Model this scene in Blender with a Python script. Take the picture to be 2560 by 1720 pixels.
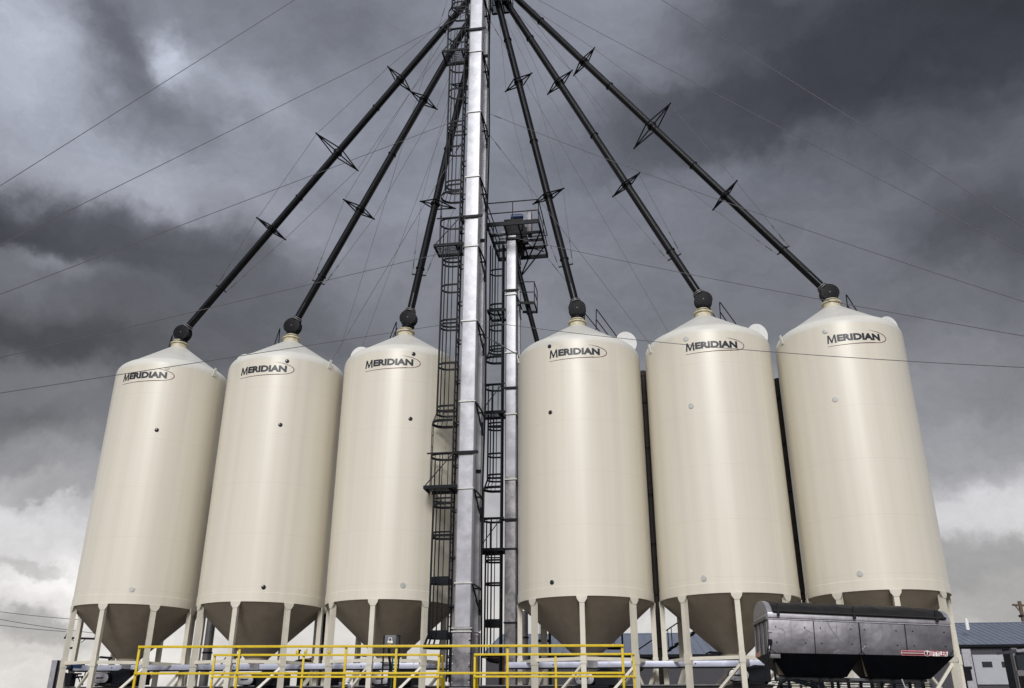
import bpy, bmesh, math, random
from mathutils import Vector, Matrix
random.seed(7)
R = math.radians
sc = bpy.context.scene
for o in list(bpy.data.objects): bpy.data.objects.remove(o)
col = sc.collection

# ------------------------------------------------------------------ camera
CZ = 1.7                                   # eye height
F_PX, PITCH, ROLL = 2206.4, 0.4032, -0.0024
cP, sP = math.cos(PITCH), math.sin(PITCH)
cr, sr = math.cos(ROLL), math.sin(ROLL)
fwd = Vector((0, cP, sP)); up0 = Vector((0, -sP, cP)); rt0 = Vector((1, 0, 0))
rt = rt0*cr - up0*sr; upv = rt0*sr + up0*cr
cam_d = bpy.data.cameras.new("camera"); cam = bpy.data.objects.new("camera", cam_d); col.objects.link(cam)
m = Matrix((rt, upv, -fwd)).transposed().to_4x4(); m.translation = Vector((0, 0, CZ))
cam.matrix_world = m
cam_d.sensor_width = 36; cam_d.lens = F_PX/2560*36
cam_d.clip_start = 0.1; cam_d.clip_end = 3000
sc.camera = cam
sc.render.resolution_x, sc.render.resolution_y = 1024, 688

def ray(px, py):
    X = (px-1280)/F_PX; U = (860-py)/F_PX
    return fwd + rt*X + upv*U
def P(px, py, Y):
    d = ray(px, py); t = Y/d.y
    return Vector((d.x*t, Y, d.z*t+CZ))
def on_plane(px, py, p0, n):
    d = ray(px, py); o = Vector((0, 0, CZ))
    return o + d*((Vector(p0)-o).dot(n)/d.dot(n))
def on_cyl(px, py, cx, cy, r):
    d = ray(px, py); a = d.x**2+d.y**2; b = -2*(d.x*cx+d.y*cy); c = cx*cx+cy*cy-r*r
    t = (-b-math.sqrt(max(0, b*b-4*a*c)))/(2*a)
    return Vector((d.x*t, d.y*t, d.z*t+CZ))

# ------------------------------------------------------------------ world
SUN_AZ, SUN_EL = R(-172), R(32)            # azimuth from +Y, negative = left
w = bpy.data.worlds.new("World"); sc.world = w; w.use_nodes = True
nt = w.node_tree; N = nt.nodes; LK = nt.links; N.clear()
def wn(t, **k):
    n = N.new(t)
    for a, b in k.items(): setattr(n, a, b)
    return n
def setin(n, i, v):
    if hasattr(v, 'is_output') or isinstance(v, bpy.types.NodeSocket): LK.new(v, n.inputs[i])
    else: n.inputs[i].default_value = v
def M_(op, a, b=None, clamp=False):
    n = wn('ShaderNodeMath', operation=op); n.use_clamp = clamp; setin(n, 0, a)
    if b is not None: setin(n, 1, b)
    return n.outputs[0]
tc = wn('ShaderNodeTexCoord').outputs['Generated']
def noise(vec, scale, detail=5, rough=.55, dist=0):
    n = wn('ShaderNodeTexNoise'); setin(n, 'Vector', vec); n.inputs['Scale'].default_value = scale
    n.inputs['Detail'].default_value = detail; n.inputs['Roughness'].default_value = rough
    n.inputs['Distortion'].default_value = dist
    return n
def vm(op, a, b=None, s=None):
    n = wn('ShaderNodeVectorMath', operation=op); setin(n, 0, a)
    if b is not None: setin(n, 1, b)
    if s is not None: setin(n, 'Scale', s)
    return n
n1 = noise(tc, 5.0, 6, .6)
wv = vm('SUBTRACT', n1.outputs['Color'], (.5, .5, .5)).outputs[0]
wv = vm('SCALE', wv, s=.13).outputs[0]
n1b = noise(tc, 18.0, 5, .6)
wv2 = vm('SCALE', vm('SUBTRACT', n1b.outputs['Color'], (.5, .5, .5)).outputs[0], s=.045).outputs[0]
D = vm('ADD', vm('ADD', tc, wv).outputs[0], wv2).outputs[0]
sep = wn('ShaderNodeSeparateXYZ'); LK.new(D, sep.inputs[0])
sep0 = wn('ShaderNodeSeparateXYZ'); LK.new(tc, sep0.inputs[0])
az = M_('ARCTAN2', sep.outputs[0], sep.outputs[1])
el = M_('ARCSINE', M_('MAXIMUM', M_('MINIMUM', sep.outputs[2], 1.0), -1.0))
cmb = wn('ShaderNodeCombineXYZ'); LK.new(az, cmb.inputs[0]); LK.new(el, cmb.inputs[1])
AE = cmb.outputs[0]
# grey by elevation on the side of the silos
ramp = wn('ShaderNodeValToRGB'); LK.new(M_('DIVIDE', el, R(60)), ramp.inputs[0])
cr_ = ramp.color_ramp; cr_.interpolation = 'B_SPLINE'
stops = [(0, .62), (.12, .62), (.2, .50), (.26, .36), (.33, .21), (.42, .17), (.52, .20), (.7, .25), (1, .28)]
while len(cr_.elements) < len(stops): cr_.elements.new(.5)
for e, (p, v) in zip(cr_.elements, stops): e.position = p; e.color = (v, v, v, 1)
L = ramp.outputs[0]
def ae(px, py):
    d = ray(px, py).normalized(); return math.atan2(d.x, d.y), math.asin(d.z)
def mixf(a, b, f):
    n = wn('ShaderNodeMix', data_type='FLOAT'); setin(n, 0, f); setin(n, 2, a); setin(n, 3, b); return n.outputs[0]
def blob(L, a, e, sa, se, rot, val, stren=1.0, hard=1):
    mp = wn('ShaderNodeMapping', vector_type='TEXTURE'); LK.new(AE, mp.inputs[0])
    mp.inputs[1].default_value = (a, e, 0); mp.inputs[2].default_value = (0, 0, rot); mp.inputs[3].default_value = (sa, se, 1)
    dt = wn('ShaderNodeVectorMath', operation='DOT_PRODUCT'); LK.new(mp.outputs[0], dt.inputs[0]); LK.new(mp.outputs[0], dt.inputs[1])
    q = dt.outputs['Value']
    if hard > 1: q = M_('POWER', q, hard)
    wgt = M_('MULTIPLY', M_('EXPONENT', M_('MULTIPLY', q, -1)), stren)
    return mixf(L, val, wgt)
BL = [ # px, py, half widths px, tilt deg (clockwise in the picture), linear grey, strength, edge
 (20, 150, 230, 220, 0, .54, .95, 1), (330, 400, 560, 130, 10, .42, .95, 1), (660, 290, 250, 90, 20, .37, .8, 1),
 (320, 90, 300, 85, 42, .135, .97, 1), (850, 70, 330, 130, 5, .17, .85, 1), (440, 100, 85, 50, 25, .66, .9, 1),
 (560, 190, 150, 80, 20, .40, .7, 1), (1000, 420, 330, 240, 0, .265, .8, 1), (1330, 560, 260, 380, 0, .235, .7, 1), (520, 300, 110, 60, 70, .20, .7, 1),
 (90, 590, 400, 95, 8, .060, 1, 2), (420, 640, 340, 80, 8, .09, .85, 2), (60, 850, 640, 110, 0, .055, .95, 1),
 (560, 800, 330, 110, -5, .10, .8, 1), (140, 672, 190, 30, 4, .24, .85, 1), (1500, 110, 190, 170, 0, .26, .8, 1),
 (2350, 80, 720, 240, -3, .036, 1, 2), (1950, 240, 560, 130, -6, .045, 1, 2), (2420, 210, 420, 120, 0, .048, .95, 1), (1600, 330, 260, 90, 0, .10, .7, 1), (1880, 70, 300, 150, 0, .060, .9, 1), (2330, 350, 420, 95, 0, .085, .85, 1), (2000, 500, 520, 100, 5, .155, .7, 1),
 (2500, 600, 260, 170, 0, .065, .95, 1), (2300, 760, 500, 120, 0, .165, .7, 1), (2450, 950, 400, 120, 0, .22, .8, 1),
 (2450, 1120, 400, 90, 0, .31, .85, 1), (2480, 1262, 330, 62, 3, .60, .95, 2), (2370, 1420, 110, 95, 0, .33, .95, 4), (2470, 1410, 120, 110, 0, .31, .95, 4), (2560, 1480, 130, 110, 0, .33, .95, 4), (2400, 1520, 230, 80, 0, .36, .8, 2),
 (2330, 1640, 500, 90, 0, .42, .6, 1), (50, 1050, 420, 100, 0, .13, .9, 1), (80, 1190, 330, 50, 0, .27, .8, 1),
 (60, 1330, 330, 80, 5, .66, .9, 1), (170, 1440, 150, 60, 0, .85, .9, 1), (90, 1530, 220, 36, 8, .38, .9, 2), (110, 1230, 140, 16, -6, .34, .8, 2), (60, 1395, 110, 18, 6, .45, .8, 2), (150, 1590, 110, 14, 0, .48, .8, 2), (100, 1640, 500, 70, 0, .66, .8, 1),
]
for (x, y, sx, sy, rot, v, st, hd) in BL:
    a, e = ae(x, y); a2, e2 = ae(x+sx, y); a3, e3 = ae(x, y-sy)
    L = blob(L, a, e, abs(a2-a)*1.0, abs(e3-e), R(-rot), v, st, hd)
# small scale billows
n2 = noise(vm('MULTIPLY', D, (1, 1, 2.2)).outputs[0], 8.0, 10, .68)
n3 = noise(vm('MULTIPLY', D, (1, 1, 1.6)).outputs[0], 2.6, 5, .55)
L = M_('MULTIPLY', L, M_('ADD', M_('MULTIPLY', n2.outputs[0], .85), .575))
L = M_('MULTIPLY', L, M_('ADD', M_('MULTIPLY', n3.outputs[0], .5), .80))
# the half of the sky behind the camera: thin bright overcast, and a low dark band added for reflections
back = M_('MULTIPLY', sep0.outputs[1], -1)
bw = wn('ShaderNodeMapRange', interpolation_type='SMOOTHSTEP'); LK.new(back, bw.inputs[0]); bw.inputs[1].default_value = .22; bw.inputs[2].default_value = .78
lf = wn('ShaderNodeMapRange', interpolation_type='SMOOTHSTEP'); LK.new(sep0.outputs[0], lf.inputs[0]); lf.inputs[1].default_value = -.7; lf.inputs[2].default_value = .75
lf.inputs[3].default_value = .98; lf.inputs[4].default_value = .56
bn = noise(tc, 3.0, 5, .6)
dark_band_z = M_('SUBTRACT', sep0.outputs[2], M_('MULTIPLY', M_('SUBTRACT', bn.outputs[0], .5), .14))
bk = wn('ShaderNodeMapRange', interpolation_type='SMOOTHSTEP'); LK.new(dark_band_z, bk.inputs[0]); bk.inputs[1].default_value = .04; bk.inputs[2].default_value = .13
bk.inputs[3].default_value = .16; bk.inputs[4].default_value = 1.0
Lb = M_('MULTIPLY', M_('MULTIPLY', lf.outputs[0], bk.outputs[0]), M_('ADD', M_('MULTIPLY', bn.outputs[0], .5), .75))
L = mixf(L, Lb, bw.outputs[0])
# tint: blue-grey high, warm near the horizon
tint = wn('ShaderNodeValToRGB'); LK.new(M_('DIVIDE', M_('ABSOLUTE', el), R(60)), tint.inputs[0])
te = tint.color_ramp.elements; te[0].position = .08; te[0].color = (1.035, 1.0, .96, 1); te[1].position = .55; te[1].color = (.905, .955, 1.13, 1)
e_ = te.new(.28); e_.color = (.965, .965, 1.035, 1)
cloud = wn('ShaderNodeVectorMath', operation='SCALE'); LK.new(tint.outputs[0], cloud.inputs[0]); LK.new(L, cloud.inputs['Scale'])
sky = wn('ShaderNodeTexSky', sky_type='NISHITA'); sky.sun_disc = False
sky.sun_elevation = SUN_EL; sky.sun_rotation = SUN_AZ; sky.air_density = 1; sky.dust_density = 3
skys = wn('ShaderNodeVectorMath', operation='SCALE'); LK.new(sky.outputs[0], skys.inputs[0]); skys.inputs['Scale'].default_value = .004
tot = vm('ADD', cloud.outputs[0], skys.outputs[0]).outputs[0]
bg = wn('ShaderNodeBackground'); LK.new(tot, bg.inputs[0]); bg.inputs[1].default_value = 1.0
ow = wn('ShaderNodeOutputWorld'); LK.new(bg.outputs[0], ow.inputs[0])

sd = bpy.data.lights.new("sun", 'SUN'); so = bpy.data.objects.new("sun", sd); col.objects.link(so)
sd.energy = 2.2; sd.angle = R(20); sd.color = (1.0, .985, .965)
sdir = Vector((math.sin(SUN_AZ)*math.cos(SUN_EL), math.cos(SUN_AZ)*math.cos(SUN_EL), math.sin(SUN_EL)))
so.rotation_euler = sdir.to_track_quat('Z', 'Y').to_euler(); so.location = sdir*60
sc.view_settings.view_transform = 'Standard'; sc.view_settings.look = 'None'
sc.view_settings.exposure = 0; sc.view_settings.gamma = 1
sc.render.engine = 'CYCLES'

# ------------------------------------------------------------------ materials
def mat(name, base, rough=.5, metal=0, var=.12, vscale=3.0, rvar=.1, bump=0, bscale=8, streak=None, streak_z=.12, spec=.5, coat=0, seams=None, tintv=None, dist=.02):
    m = bpy.data.materials.new(name); m.use_nodes = True
    n = m.node_tree.nodes; l = m.node_tree.links; b = n['Principled BSDF']
    b.inputs['Metallic'].default_value = metal; b.inputs['Specular IOR Level'].default_value = spec
    if coat: b.inputs['Coat Weight'].default_value = coat; b.inputs['Coat Roughness'].default_value = .33
    g = n.new('ShaderNodeNewGeometry'); pos = g.outputs['Position']
    vec = pos
    if streak:
        mp = n.new('ShaderNodeMapping'); l.new(pos, mp.inputs[0]); mp.inputs[3].default_value = (streak, streak, streak_z); vec = mp.outputs[0]
    nz = n.new('ShaderNodeTexNoise'); l.new(vec, nz.inputs['Vector']); nz.inputs['Scale'].default_value = vscale if not streak else 1
    nz.inputs['Detail'].default_value = 6; nz.inputs['Roughness'].default_value = .6
    rp = n.new('ShaderNodeValToRGB'); l.new(nz.outputs[0], rp.inputs[0])
    lo = [max(0, c*(1-var)) for c in base]; hi = [min(1, c*(1+var)) for c in base]
    if tintv: lo = [c*t for c, t in zip(lo, tintv)]
    rp.color_ramp.elements[0].position = .3; rp.color_ramp.elements[0].color = (*lo, 1)
    rp.color_ramp.elements[1].position = .7; rp.color_ramp.elements[1].color = (*hi, 1)
    colr = rp.outputs[0]
    if seams:                                   # fine horizontal weld seams
        per, z0, wid, dark = seams
        s = n.new('ShaderNodeSeparateXYZ'); l.new(pos, s.inputs[0])
        def mm(op, a, bb):
            q = n.new('ShaderNodeMath'); q.operation = op
            for i, v in enumerate((a, bb)):
                if isinstance(v, (int, float)): q.inputs[i].default_value = v
                else: l.new(v, q.inputs[i])
            return q.outputs[0]
        f = mm('FRACT', mm('DIVIDE', mm('SUBTRACT', s.outputs[2], z0), per), 0)
        k = mm('LESS_THAN', f, wid/per)
        mx = n.new('ShaderNodeMix'); mx.data_type = 'RGBA'; l.new(mm('MULTIPLY', k, dark), mx.inputs[0]); l.new(colr, mx.inputs[6]); mx.inputs[7].default_value = (.25, .22, .17, 1)
        colr = mx.outputs[2]
    l.new(colr, b.inputs['Base Color'])
    mr = n.new('ShaderNodeMapRange'); l.new(nz.outputs[0], mr.inputs[0]); mr.inputs[3].default_value = max(.02, rough-rvar); mr.inputs[4].default_value = min(1, rough+rvar)
    l.new(mr.outputs[0], b.inputs['Roughness'])
    if bump:
        n2 = n.new('ShaderNodeTexNoise'); l.new(vec if streak and bscale is None else pos, n2.inputs['Vector']); n2.inputs['Scale'].default_value = bscale or 1
        n2.inputs['Detail'].default_value = 3
        bp = n.new('ShaderNodeBump'); l.new(n2.outputs[0], bp.inputs['Height']); bp.inputs['Strength'].default_value = bump; bp.inputs['Distance'].default_value = dist
        l.new(bp.outputs[0], b.inputs['Normal'])
    return m
MT = {
 'cream': mat('cream_paint', (.71, .662, .552), .43, 0, .055, 1, .06, .45, None, streak=2.6, streak_z=.035, spec=.5, coat=.65, seams=(1.93, .35, .016, .13)),
 'cream2': mat('cream_steel_paint', (.66, .62, .52), .42, 0, .07, 2.5, .08, .05, 6),
 'roof': mat('roof_paint', (.69, .675, .61), .40, 0, .05, 1.2, .06, .10, 2.0),
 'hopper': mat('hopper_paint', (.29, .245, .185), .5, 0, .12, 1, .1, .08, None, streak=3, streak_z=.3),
 'rust': mat('stained_collar_paint', (.58, .54, .41), .5, 0, .2, 9, .1, .1, 20, tintv=(.9, .82, .66)),
 'black': mat('black_gloss_paint', (.005, .0055, .007), .27, 0, .3, 6, .08, .05, 5, spec=.2),
 'dark': mat('black_steel_paint', (.006, .007, .010), .5, 0, .3, 5, .1, .05, 12, spec=.15),
 'drum': mat('black_rubber_drum', (.009, .009, .011), .5, 0, .3, 6, .1, .1, 14, spec=.10),
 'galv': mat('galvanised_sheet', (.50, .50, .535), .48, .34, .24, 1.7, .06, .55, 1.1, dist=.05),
 'galvd': mat('dark_mottled_galvanised', (.20, .19, .20), .50, .40, .65, 2.3, .15, .45, 1.5, dist=.06),  # dark blotches imitate low reflections on the lower casings and boots
 'flange': mat('flange_angle', (.52, .51, .48), .5, .3, .2, 8, .1, .05, 12),
 'alu': mat('dented_aluminium', (.19, .182, .198), .45, .75, .30, 1.3, .10, .75, 1.3, dist=.05),
 'alul': mat('aluminium_trim', (.40, .39, .42), .45, .6, .15, 6, .1, .1, 12),
 'conv': mat('conveyor_zinc', (.50, .515, .62), .42, .4, .12, 1.8, .1, .25, 2.4, dist=.03),
 'tarp': mat('black_tarp', (.014, .013, .013), .6, 0, .3, 4, .1, .6, 5, spec=.25),
 'yellow': mat('yellow_rail_paint', (.66, .47, .004), .45, 0, .14, 7, .1, .06, 20),
 'grey': mat('grey_cabinet_paint', (.10, .105, .12), .5, 0, .1, 8, .1, .03, 20),
 'pipe': mat('grey_pipe_paint', (.17, .16, .165), .5, .2, .2, 3, .1, .1, 6),
 'pipeb': mat('brown_black_pipe_paint', (.035, .028, .024), .55, 0, .3, 3, .1, .1, 6, spec=.15),
 'wire': mat('steel_cable', (.12, .115, .12), .6, .0, .1, 8),
 'white': mat('white_paint', (.78, .78, .76), .5, 0, .05, 8),
 'navy': mat('dark_navy_decal', (.010, .012, .022), .4, 0, .05, 8),
 'maroon': mat('maroon_decal', (.13, .012, .014), .4, 0, .1, 8),
 'red': mat('red_decal', (.30, .018, .035), .4, 0, .12, 8),
 'pink': mat('faded_red_decal', (.55, .22, .25), .45, 0, .12, 8),
 'redb': mat('red_button', (.45, .02, .01), .35, 0, .05, 8),
 'glass': mat('sight_glass', (.50, .49, .46), .25, 0, .1, 10),
 'glassd': mat('dark_sight_glass', (.012, .015, .02), .2, 0, .1, 10),
 'blue': mat('blue_motor_paint', (.012, .035, .11), .4, 0, .2, 9),
 'roofblue': mat('blue_grey_roof_sheet', (.23, .26, .32), .45, .3, .08, 1.0, .08, .1, 3),
 'wallsh': mat('charcoal_wall_sheet', (.05, .047, .055), .6, 0, .12, 1.0, .08, .1, 4),
 'pane': mat('dark_window_pane', (.03, .035, .04), .12, 0, .1, 4),
 'ground': mat('gravel', (.075, .066, .056), .9, 0, .35, 1.4, .05, .5, 14),
 'conc': mat('concrete', (.30, .29, .27), .85, 0, .15, 1.5, .05, .2, 10),
 'wood': mat('weathered_wood', (.12, .085, .06), .8, 0, .25, 5, .05, .3, 14),
 'tyre': mat('tyre_rubber', (.02, .02, .02), .8, 0, .2, 6),
 'caty': mat('yellow_machine_paint', (.55, .30, .02), .5, 0, .2, 4),
 'rusty': mat('rusty_orange_steel', (.22, .075, .04), .7, 0, .3, 5),
 'copper': mat('orange_reflector', (.55, .22, .12), .4, 0, .2, 30),
}

# ------------------------------------------------------------------ mesh helpers
class MB:
    def __init__(s): s.v = []; s.f = []
    def add(s, vs, fs):
        o = len(s.v); s.v += [Vector(q) for q in vs]; s.f += [tuple(i+o for i in f) for f in fs]
    def box(s, c, hx, hy, hz):
        c = Vector(c); hx, hy, hz = Vector(hx), Vector(hy), Vector(hz)
        vs = [c+hx*a+hy*b+hz*d for a in (-1, 1) for b in (-1, 1) for d in (-1, 1)]
        s.add(vs, [(0, 1, 3, 2), (4, 6, 7, 5), (0, 4, 5, 1), (2, 3, 7, 6), (0, 2, 6, 4), (1, 5, 7, 3)])
    def abox(s, x0, x1, y0, y1, z0, z1):
        s.box(((x0+x1)/2, (y0+y1)/2, (z0+z1)/2), ((x1-x0)/2, 0, 0), (0, (y1-y0)/2, 0), (0, 0, (z1-z0)/2))
    def beam(s, p, q, w, h=None, up=(0, 0, 1)):
        h = h or w; p = Vector(p); q = Vector(q); d = (q-p)
        if d.length < 1e-6: return
        u = Vector(up)
        if abs(d.normalized().dot(u)) > .98: u = Vector((.16, .987, 0))
        a = d.cross(u).normalized(); b = a.cross(d).normalized()
        s.box((p+q)/2, d/2, a*w/2, b*h/2)
    def tube(s, p, q, r, n=8, r2=None, cap=True):
        p = Vector(p); q = Vector(q); d = (q-p); r2 = r if r2 is None else r2
        if d.length < 1e-6: return
        d.normalize(); u = Vector((0, 0, 1)) if abs(d.z) < .95 else Vector((1, 0, 0))
        a = d.cross(u).normalized(); b = d.cross(a)
        vs = []
        for k in range(n):
            t = 2*math.pi*k/n; e = a*math.cos(t)+b*math.sin(t); vs += [p+e*r, q+e*r2]
        fs = [(2*k, 2*((k+1) % n), 2*((k+1) % n)+1, 2*k+1) for k in range(n)]
        if cap: fs += [tuple(2*k for k in range(n))[::-1], tuple(2*k+1 for k in range(n))]
        s.add(vs, fs)
    def path(s, pts, r, n=6, closed=False):
        pts = [Vector(p) for p in pts]; m_ = len(pts); vs = []; prev = None
        for i, p in enumerate(pts):
            if closed: t = pts[(i+1) % m_]-pts[i-1]
            else: t = pts[min(i+1, m_-1)]-pts[max(i-1, 0)]
            t.normalize()
            if prev is None:
                u = Vector((0, 0, 1)) if abs(t.z) < .9 else Vector((1, 0, 0)); a = t.cross(u).normalized()
            else:
                a = (prev-t*prev.dot(t)).normalized()
            prev = a; b = t.cross(a)
            vs += [p+(a*math.cos(2*math.pi*k/n)+b*math.sin(2*math.pi*k/n))*r for k in range(n)]
        fs = []
        for i in range(m_ if closed else m_-1):
            j = (i+1) % m_
            fs += [(i*n+k, i*n+(k+1) % n, j*n+(k+1) % n, j*n+k) for k in range(n)]
        if not closed: fs += [tuple(range(n))[::-1], tuple((m_-1)*n+k for k in range(n))]
        s.add(vs, fs)
    def lathe(s, c, prof, n=64, axis=None, a0=0, a1=2*math.pi):
        """prof: (radius, height) pairs round a vertical (or given) axis through c"""
        c = Vector(c); ax = Vector(axis).normalized() if axis else Vector((0, 0, 1))
        u = Vector((1, 0, 0)) if abs(ax.x) < .9 else Vector((0, 1, 0)); a = (u-ax*u.dot(ax)).normalized(); b = ax.cross(a)
        full = abs(a1-a0-2*math.pi) < 1e-6; cnt = n if full else n+1; vs = []
        for k in range(cnt):
            t = a0+(a1-a0)*k/n; e = a*math.cos(t)+b*math.sin(t)
            vs += [c+e*r+ax*z for r, z in prof]
        m_ = len(prof); fs = []
        for k in range(n):
            j = (k+1) % cnt
            fs += [(k*m_+i, j*m_+i, j*m_+i+1, k*m_+i+1) for i in range(m_-1)]
        s.add(vs, fs)
        for i in (0, m_-1):
            if prof[i][0] > 1e-5 and full and prof[i] != prof[m_-1-i]: s.f.append(tuple(len(s.v)-cnt*m_+k*m_+i for k in range(n)))
    def prism(s, pts, ex):
        pts = [Vector(p) for p in pts]; ex = Vector(ex); n = len(pts)
        s.add(pts+[p+ex for p in pts], [tuple(range(n))[::-1], tuple(range(n, 2*n))]+[(k, (k+1) % n, n+(k+1) % n, n+k) for k in range(n)])
    def strip(s, pts, z0, z1, th):
        """flat band following pts (horizontal curve), from z0 to z1 offsets, thickness th"""
        pts = [Vector(p) for p in pts]; n = len(pts); vs = []
        for i, p in enumerate(pts):
            t = (pts[min(i+1, n-1)]-pts[max(i-1, 0)]); nn = Vector((t.y, -t.x, 0)).normalized()*th/2
            vs += [p+nn+Vector((0, 0, z0)), p+nn+Vector((0, 0, z1)), p-nn+Vector((0, 0, z1)), p-nn+Vector((0, 0, z0))]
        fs = [(4*i+k, 4*i+(k+1) % 4, 4*i+4+(k+1) % 4, 4*i+4+k) for i in range(n-1) for k in range(4)]
        fs += [(0, 1, 2, 3), (4*n-1, 4*n-2, 4*n-3, 4*n-4)]
        s.add(vs, fs)

BASE = {}
def thing(name, label, cat, loc=(0, 0, 0), group=None):
    o = bpy.data.objects.new(name, None); col.objects.link(o); o.location = loc; o.empty_display_size = .3
    o['label'] = label; o['category'] = cat
    if group: o['group'] = group
    BASE[o] = Vector(loc); return o
def obj(name, mb, m, parent=None, label=None, cat=None, group=None, kind=None, sharp=35, bevel=0, loc=None):
    me = bpy.data.meshes.new(name)
    off = BASE[parent] if parent else Vector(loc or (0, 0, 0))
    me.from_pydata([tuple(v-off) for v in mb.v], [], mb.f); me.validate()
    b = bmesh.new(); b.from_mesh(me); bmesh.ops.recalc_face_normals(b, faces=b.faces)
    if bevel: bmesh.ops.bevel(b, geom=[e for e in b.edges if len(e.link_faces) == 2 and e.calc_face_angle(0) > .6], offset=bevel, segments=2, affect='EDGES', profile=.6)
    b.to_mesh(me); b.free()
    for p in me.polygons: p.use_smooth = True
    me.set_sharp_from_angle(angle=R(sharp))
    me.materials.append(m)
    o = bpy.data.objects.new(name, me); col.objects.link(o)
    if parent: o.parent = parent; BASE[o] = BASE[parent]
    else: o.location = off; BASE[o] = off
    if label: o['label'] = label
    if cat: o['category'] = cat
    if group: o['group'] = group
    if kind: o['kind'] = kind
    return o
def text_mesh(body, size, bold=.0, shear=0.0, xs=1.0, cut=.08):
    """lettering as 2-D triangles: (verts (x, y), faces); small slices so that it can be wrapped"""
    cu = bpy.data.curves.new('lettering', 'FONT'); cu.body = body; cu.size = size; cu.offset = bold; cu.shear = shear; cu.resolution_u = 3
    t = bpy.data.objects.new('lettering', cu); col.objects.link(t)
    dg = bpy.context.evaluated_depsgraph_get(); me = bpy.data.meshes.new_from_object(t.evaluated_get(dg))
    bpy.data.objects.remove(t); b = bmesh.new(); b.from_mesh(me); bpy.data.meshes.remove(me)
    for v in b.verts: v.co.x *= xs
    if cut and b.verts:
        x0 = min(v.co.x for v in b.verts); x1 = max(v.co.x for v in b.verts); x = x0+cut
        while x < x1:
            bmesh.ops.bisect_plane(b, geom=b.verts[:]+b.edges[:]+b.faces[:], plane_co=(x, 0, 0), plane_no=(1, 0, 0)); x += cut
    b.verts.index_update()
    vs = [(v.co.x, v.co.y) for v in b.verts]; fs = [tuple(v.index for v in f.verts) for f in b.faces]; b.free()
    return vs, fs

M_SHAPE = [(0.0, 0), (0.17, 0), (0.23, 0.66), (0.45, 0.03), (0.58, 0.03), (0.83, 0.68), (0.86, 0), (1.06, 0), (1.0, 1), (0.82, 1), (0.53, 0.34), (0.28, 1), (0.10, 1)]
def glyph_mesh(poly, w_, h_, cut=.08):
    b = bmesh.new(); b.faces.new([b.verts.new((x*w_, y*h_, 0)) for x, y in poly]); b.normal_update(); bmesh.ops.triangulate(b, faces=b.faces)
    x = cut
    while x < w_*1.06:
        bmesh.ops.bisect_plane(b, geom=b.verts[:]+b.edges[:]+b.faces[:], plane_co=(x, 0, 0), plane_no=(1, 0, 0)); x += cut
    b.verts.index_update(); vs = [(v.co.x, v.co.y) for v in b.verts]; fs = [tuple(v.index for v in f.verts) for f in b.faces]; b.free(); return vs, fs

E1 = Vector((.9870, -.1607, 0)); E2 = Vector((.1607, .9870, 0)); EZ = Vector((0, 0, 1))   # along the row, away from the camera

# ------------------------------------------------------------------ ground
mb = MB(); G = []
xs = [-900, -300, -120, -60, -20, 0, 10, 20, 30, 45, 70, 120, 300, 900]; ys = [-600, -200, -60, 0, 20, 45, 55, 65, 75, 85, 110, 200, 500, 1500]
def gz(x, y):
    a = min(1, max(0, (y-45)/40)); a = a*a*(3-2*a); b = min(1, max(0, (x+5)/25)); b = b*b*(3-2*b); return 3.5*a*b*(1 if y < 300 else .4)
mb.add([(x, y, gz(x, y)) for x in xs for y in ys], [(i*len(ys)+j, (i+1)*len(ys)+j, (i+1)*len(ys)+j+1, i*len(ys)+j+1) for i in range(len(xs)-1) for j in range(len(ys)-1)])
obj('ground', mb, MT['ground'], kind='structure', sharp=80)
mb = MB(); mb.box(Vector((-1, 34.4, .004+.06)), E1*20, E2*4.2, (0, 0, .06)); obj('concrete_pad', mb, MT['conc'], kind='structure')

# ------------------------------------------------------------------ silos
ZB, ZE, ZN = 3.9223+CZ, 13.527+CZ, 15.2589+CZ
SILO = [(-14.6963, 35.919, 2.3106), (-9.60, 35.282, 2.42), (-4.545, 34.5699, 2.455), (2.7249, 33.5287, 2.4813), (7.7775, 32.57, 2.4431), (12.6959, 31.6355, 2.3465)]
LOGO = [((308.2, 953.7), (416, 947)), ((603, 938.2), (716, 931.4)), ((913.9, 921), (1032.7, 915.4)), ((1374.3, 896.4), (1499.6, 887.8)), ((1715.2, 878.2), (1843.8, 871.3)), ((2068.8, 859.2), (2200.4, 852.3))]
GLS = [[(418, 918, 1), (392, 1075, 0), (330, 1473, 1)], [(718, 903, 0), (701, 1062, 0), (659, 1468, 0)], [(1034, 885, 0), (1026, 1047, 0), (1007, 1463, 1)],
       [(1374, 866, 0), (1376, 1031, 0), (1380, 1456, 0)], [(1715, 847, 1), (1728, 1015, 1), (1760, 1446, 1)], [(2063, 828, 1), (2088, 998, 1), (2150, 1434, 1)]]
LID = [(345, 934), (612, 912), (902, 894), (1565, 857), (1893, 838), (2219, 820)]
RAILS = [[[(419.3, 873), (431, 836.7), (427.4, 872)]], [[(682.8, 864), (700, 820), (696.7, 858)]], [[(968.7, 850), (991.3, 803.3), (988.9, 842)], [(982.5, 844), (990, 826)]],
         [[(1489.6, 822), (1490.6, 772), (1541, 840)], [(1490, 798), (1519, 836)], [(1459, 812), (1462, 783), (1497, 826)]],
         [[(1800.6, 800), (1798.8, 753.8), (1845, 817)], [(1801, 781), (1820, 808)], [(1770.6, 769), (1790, 796)]],
         [[(2119.7, 780), (2115, 735), (2149, 788)], [(2117.6, 761.5), (2131, 784)]]]
LUG = [(534, 925), (823, 905), (1136, 893), (1297, 893), (1627, 867), (1957, 845)]
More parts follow.
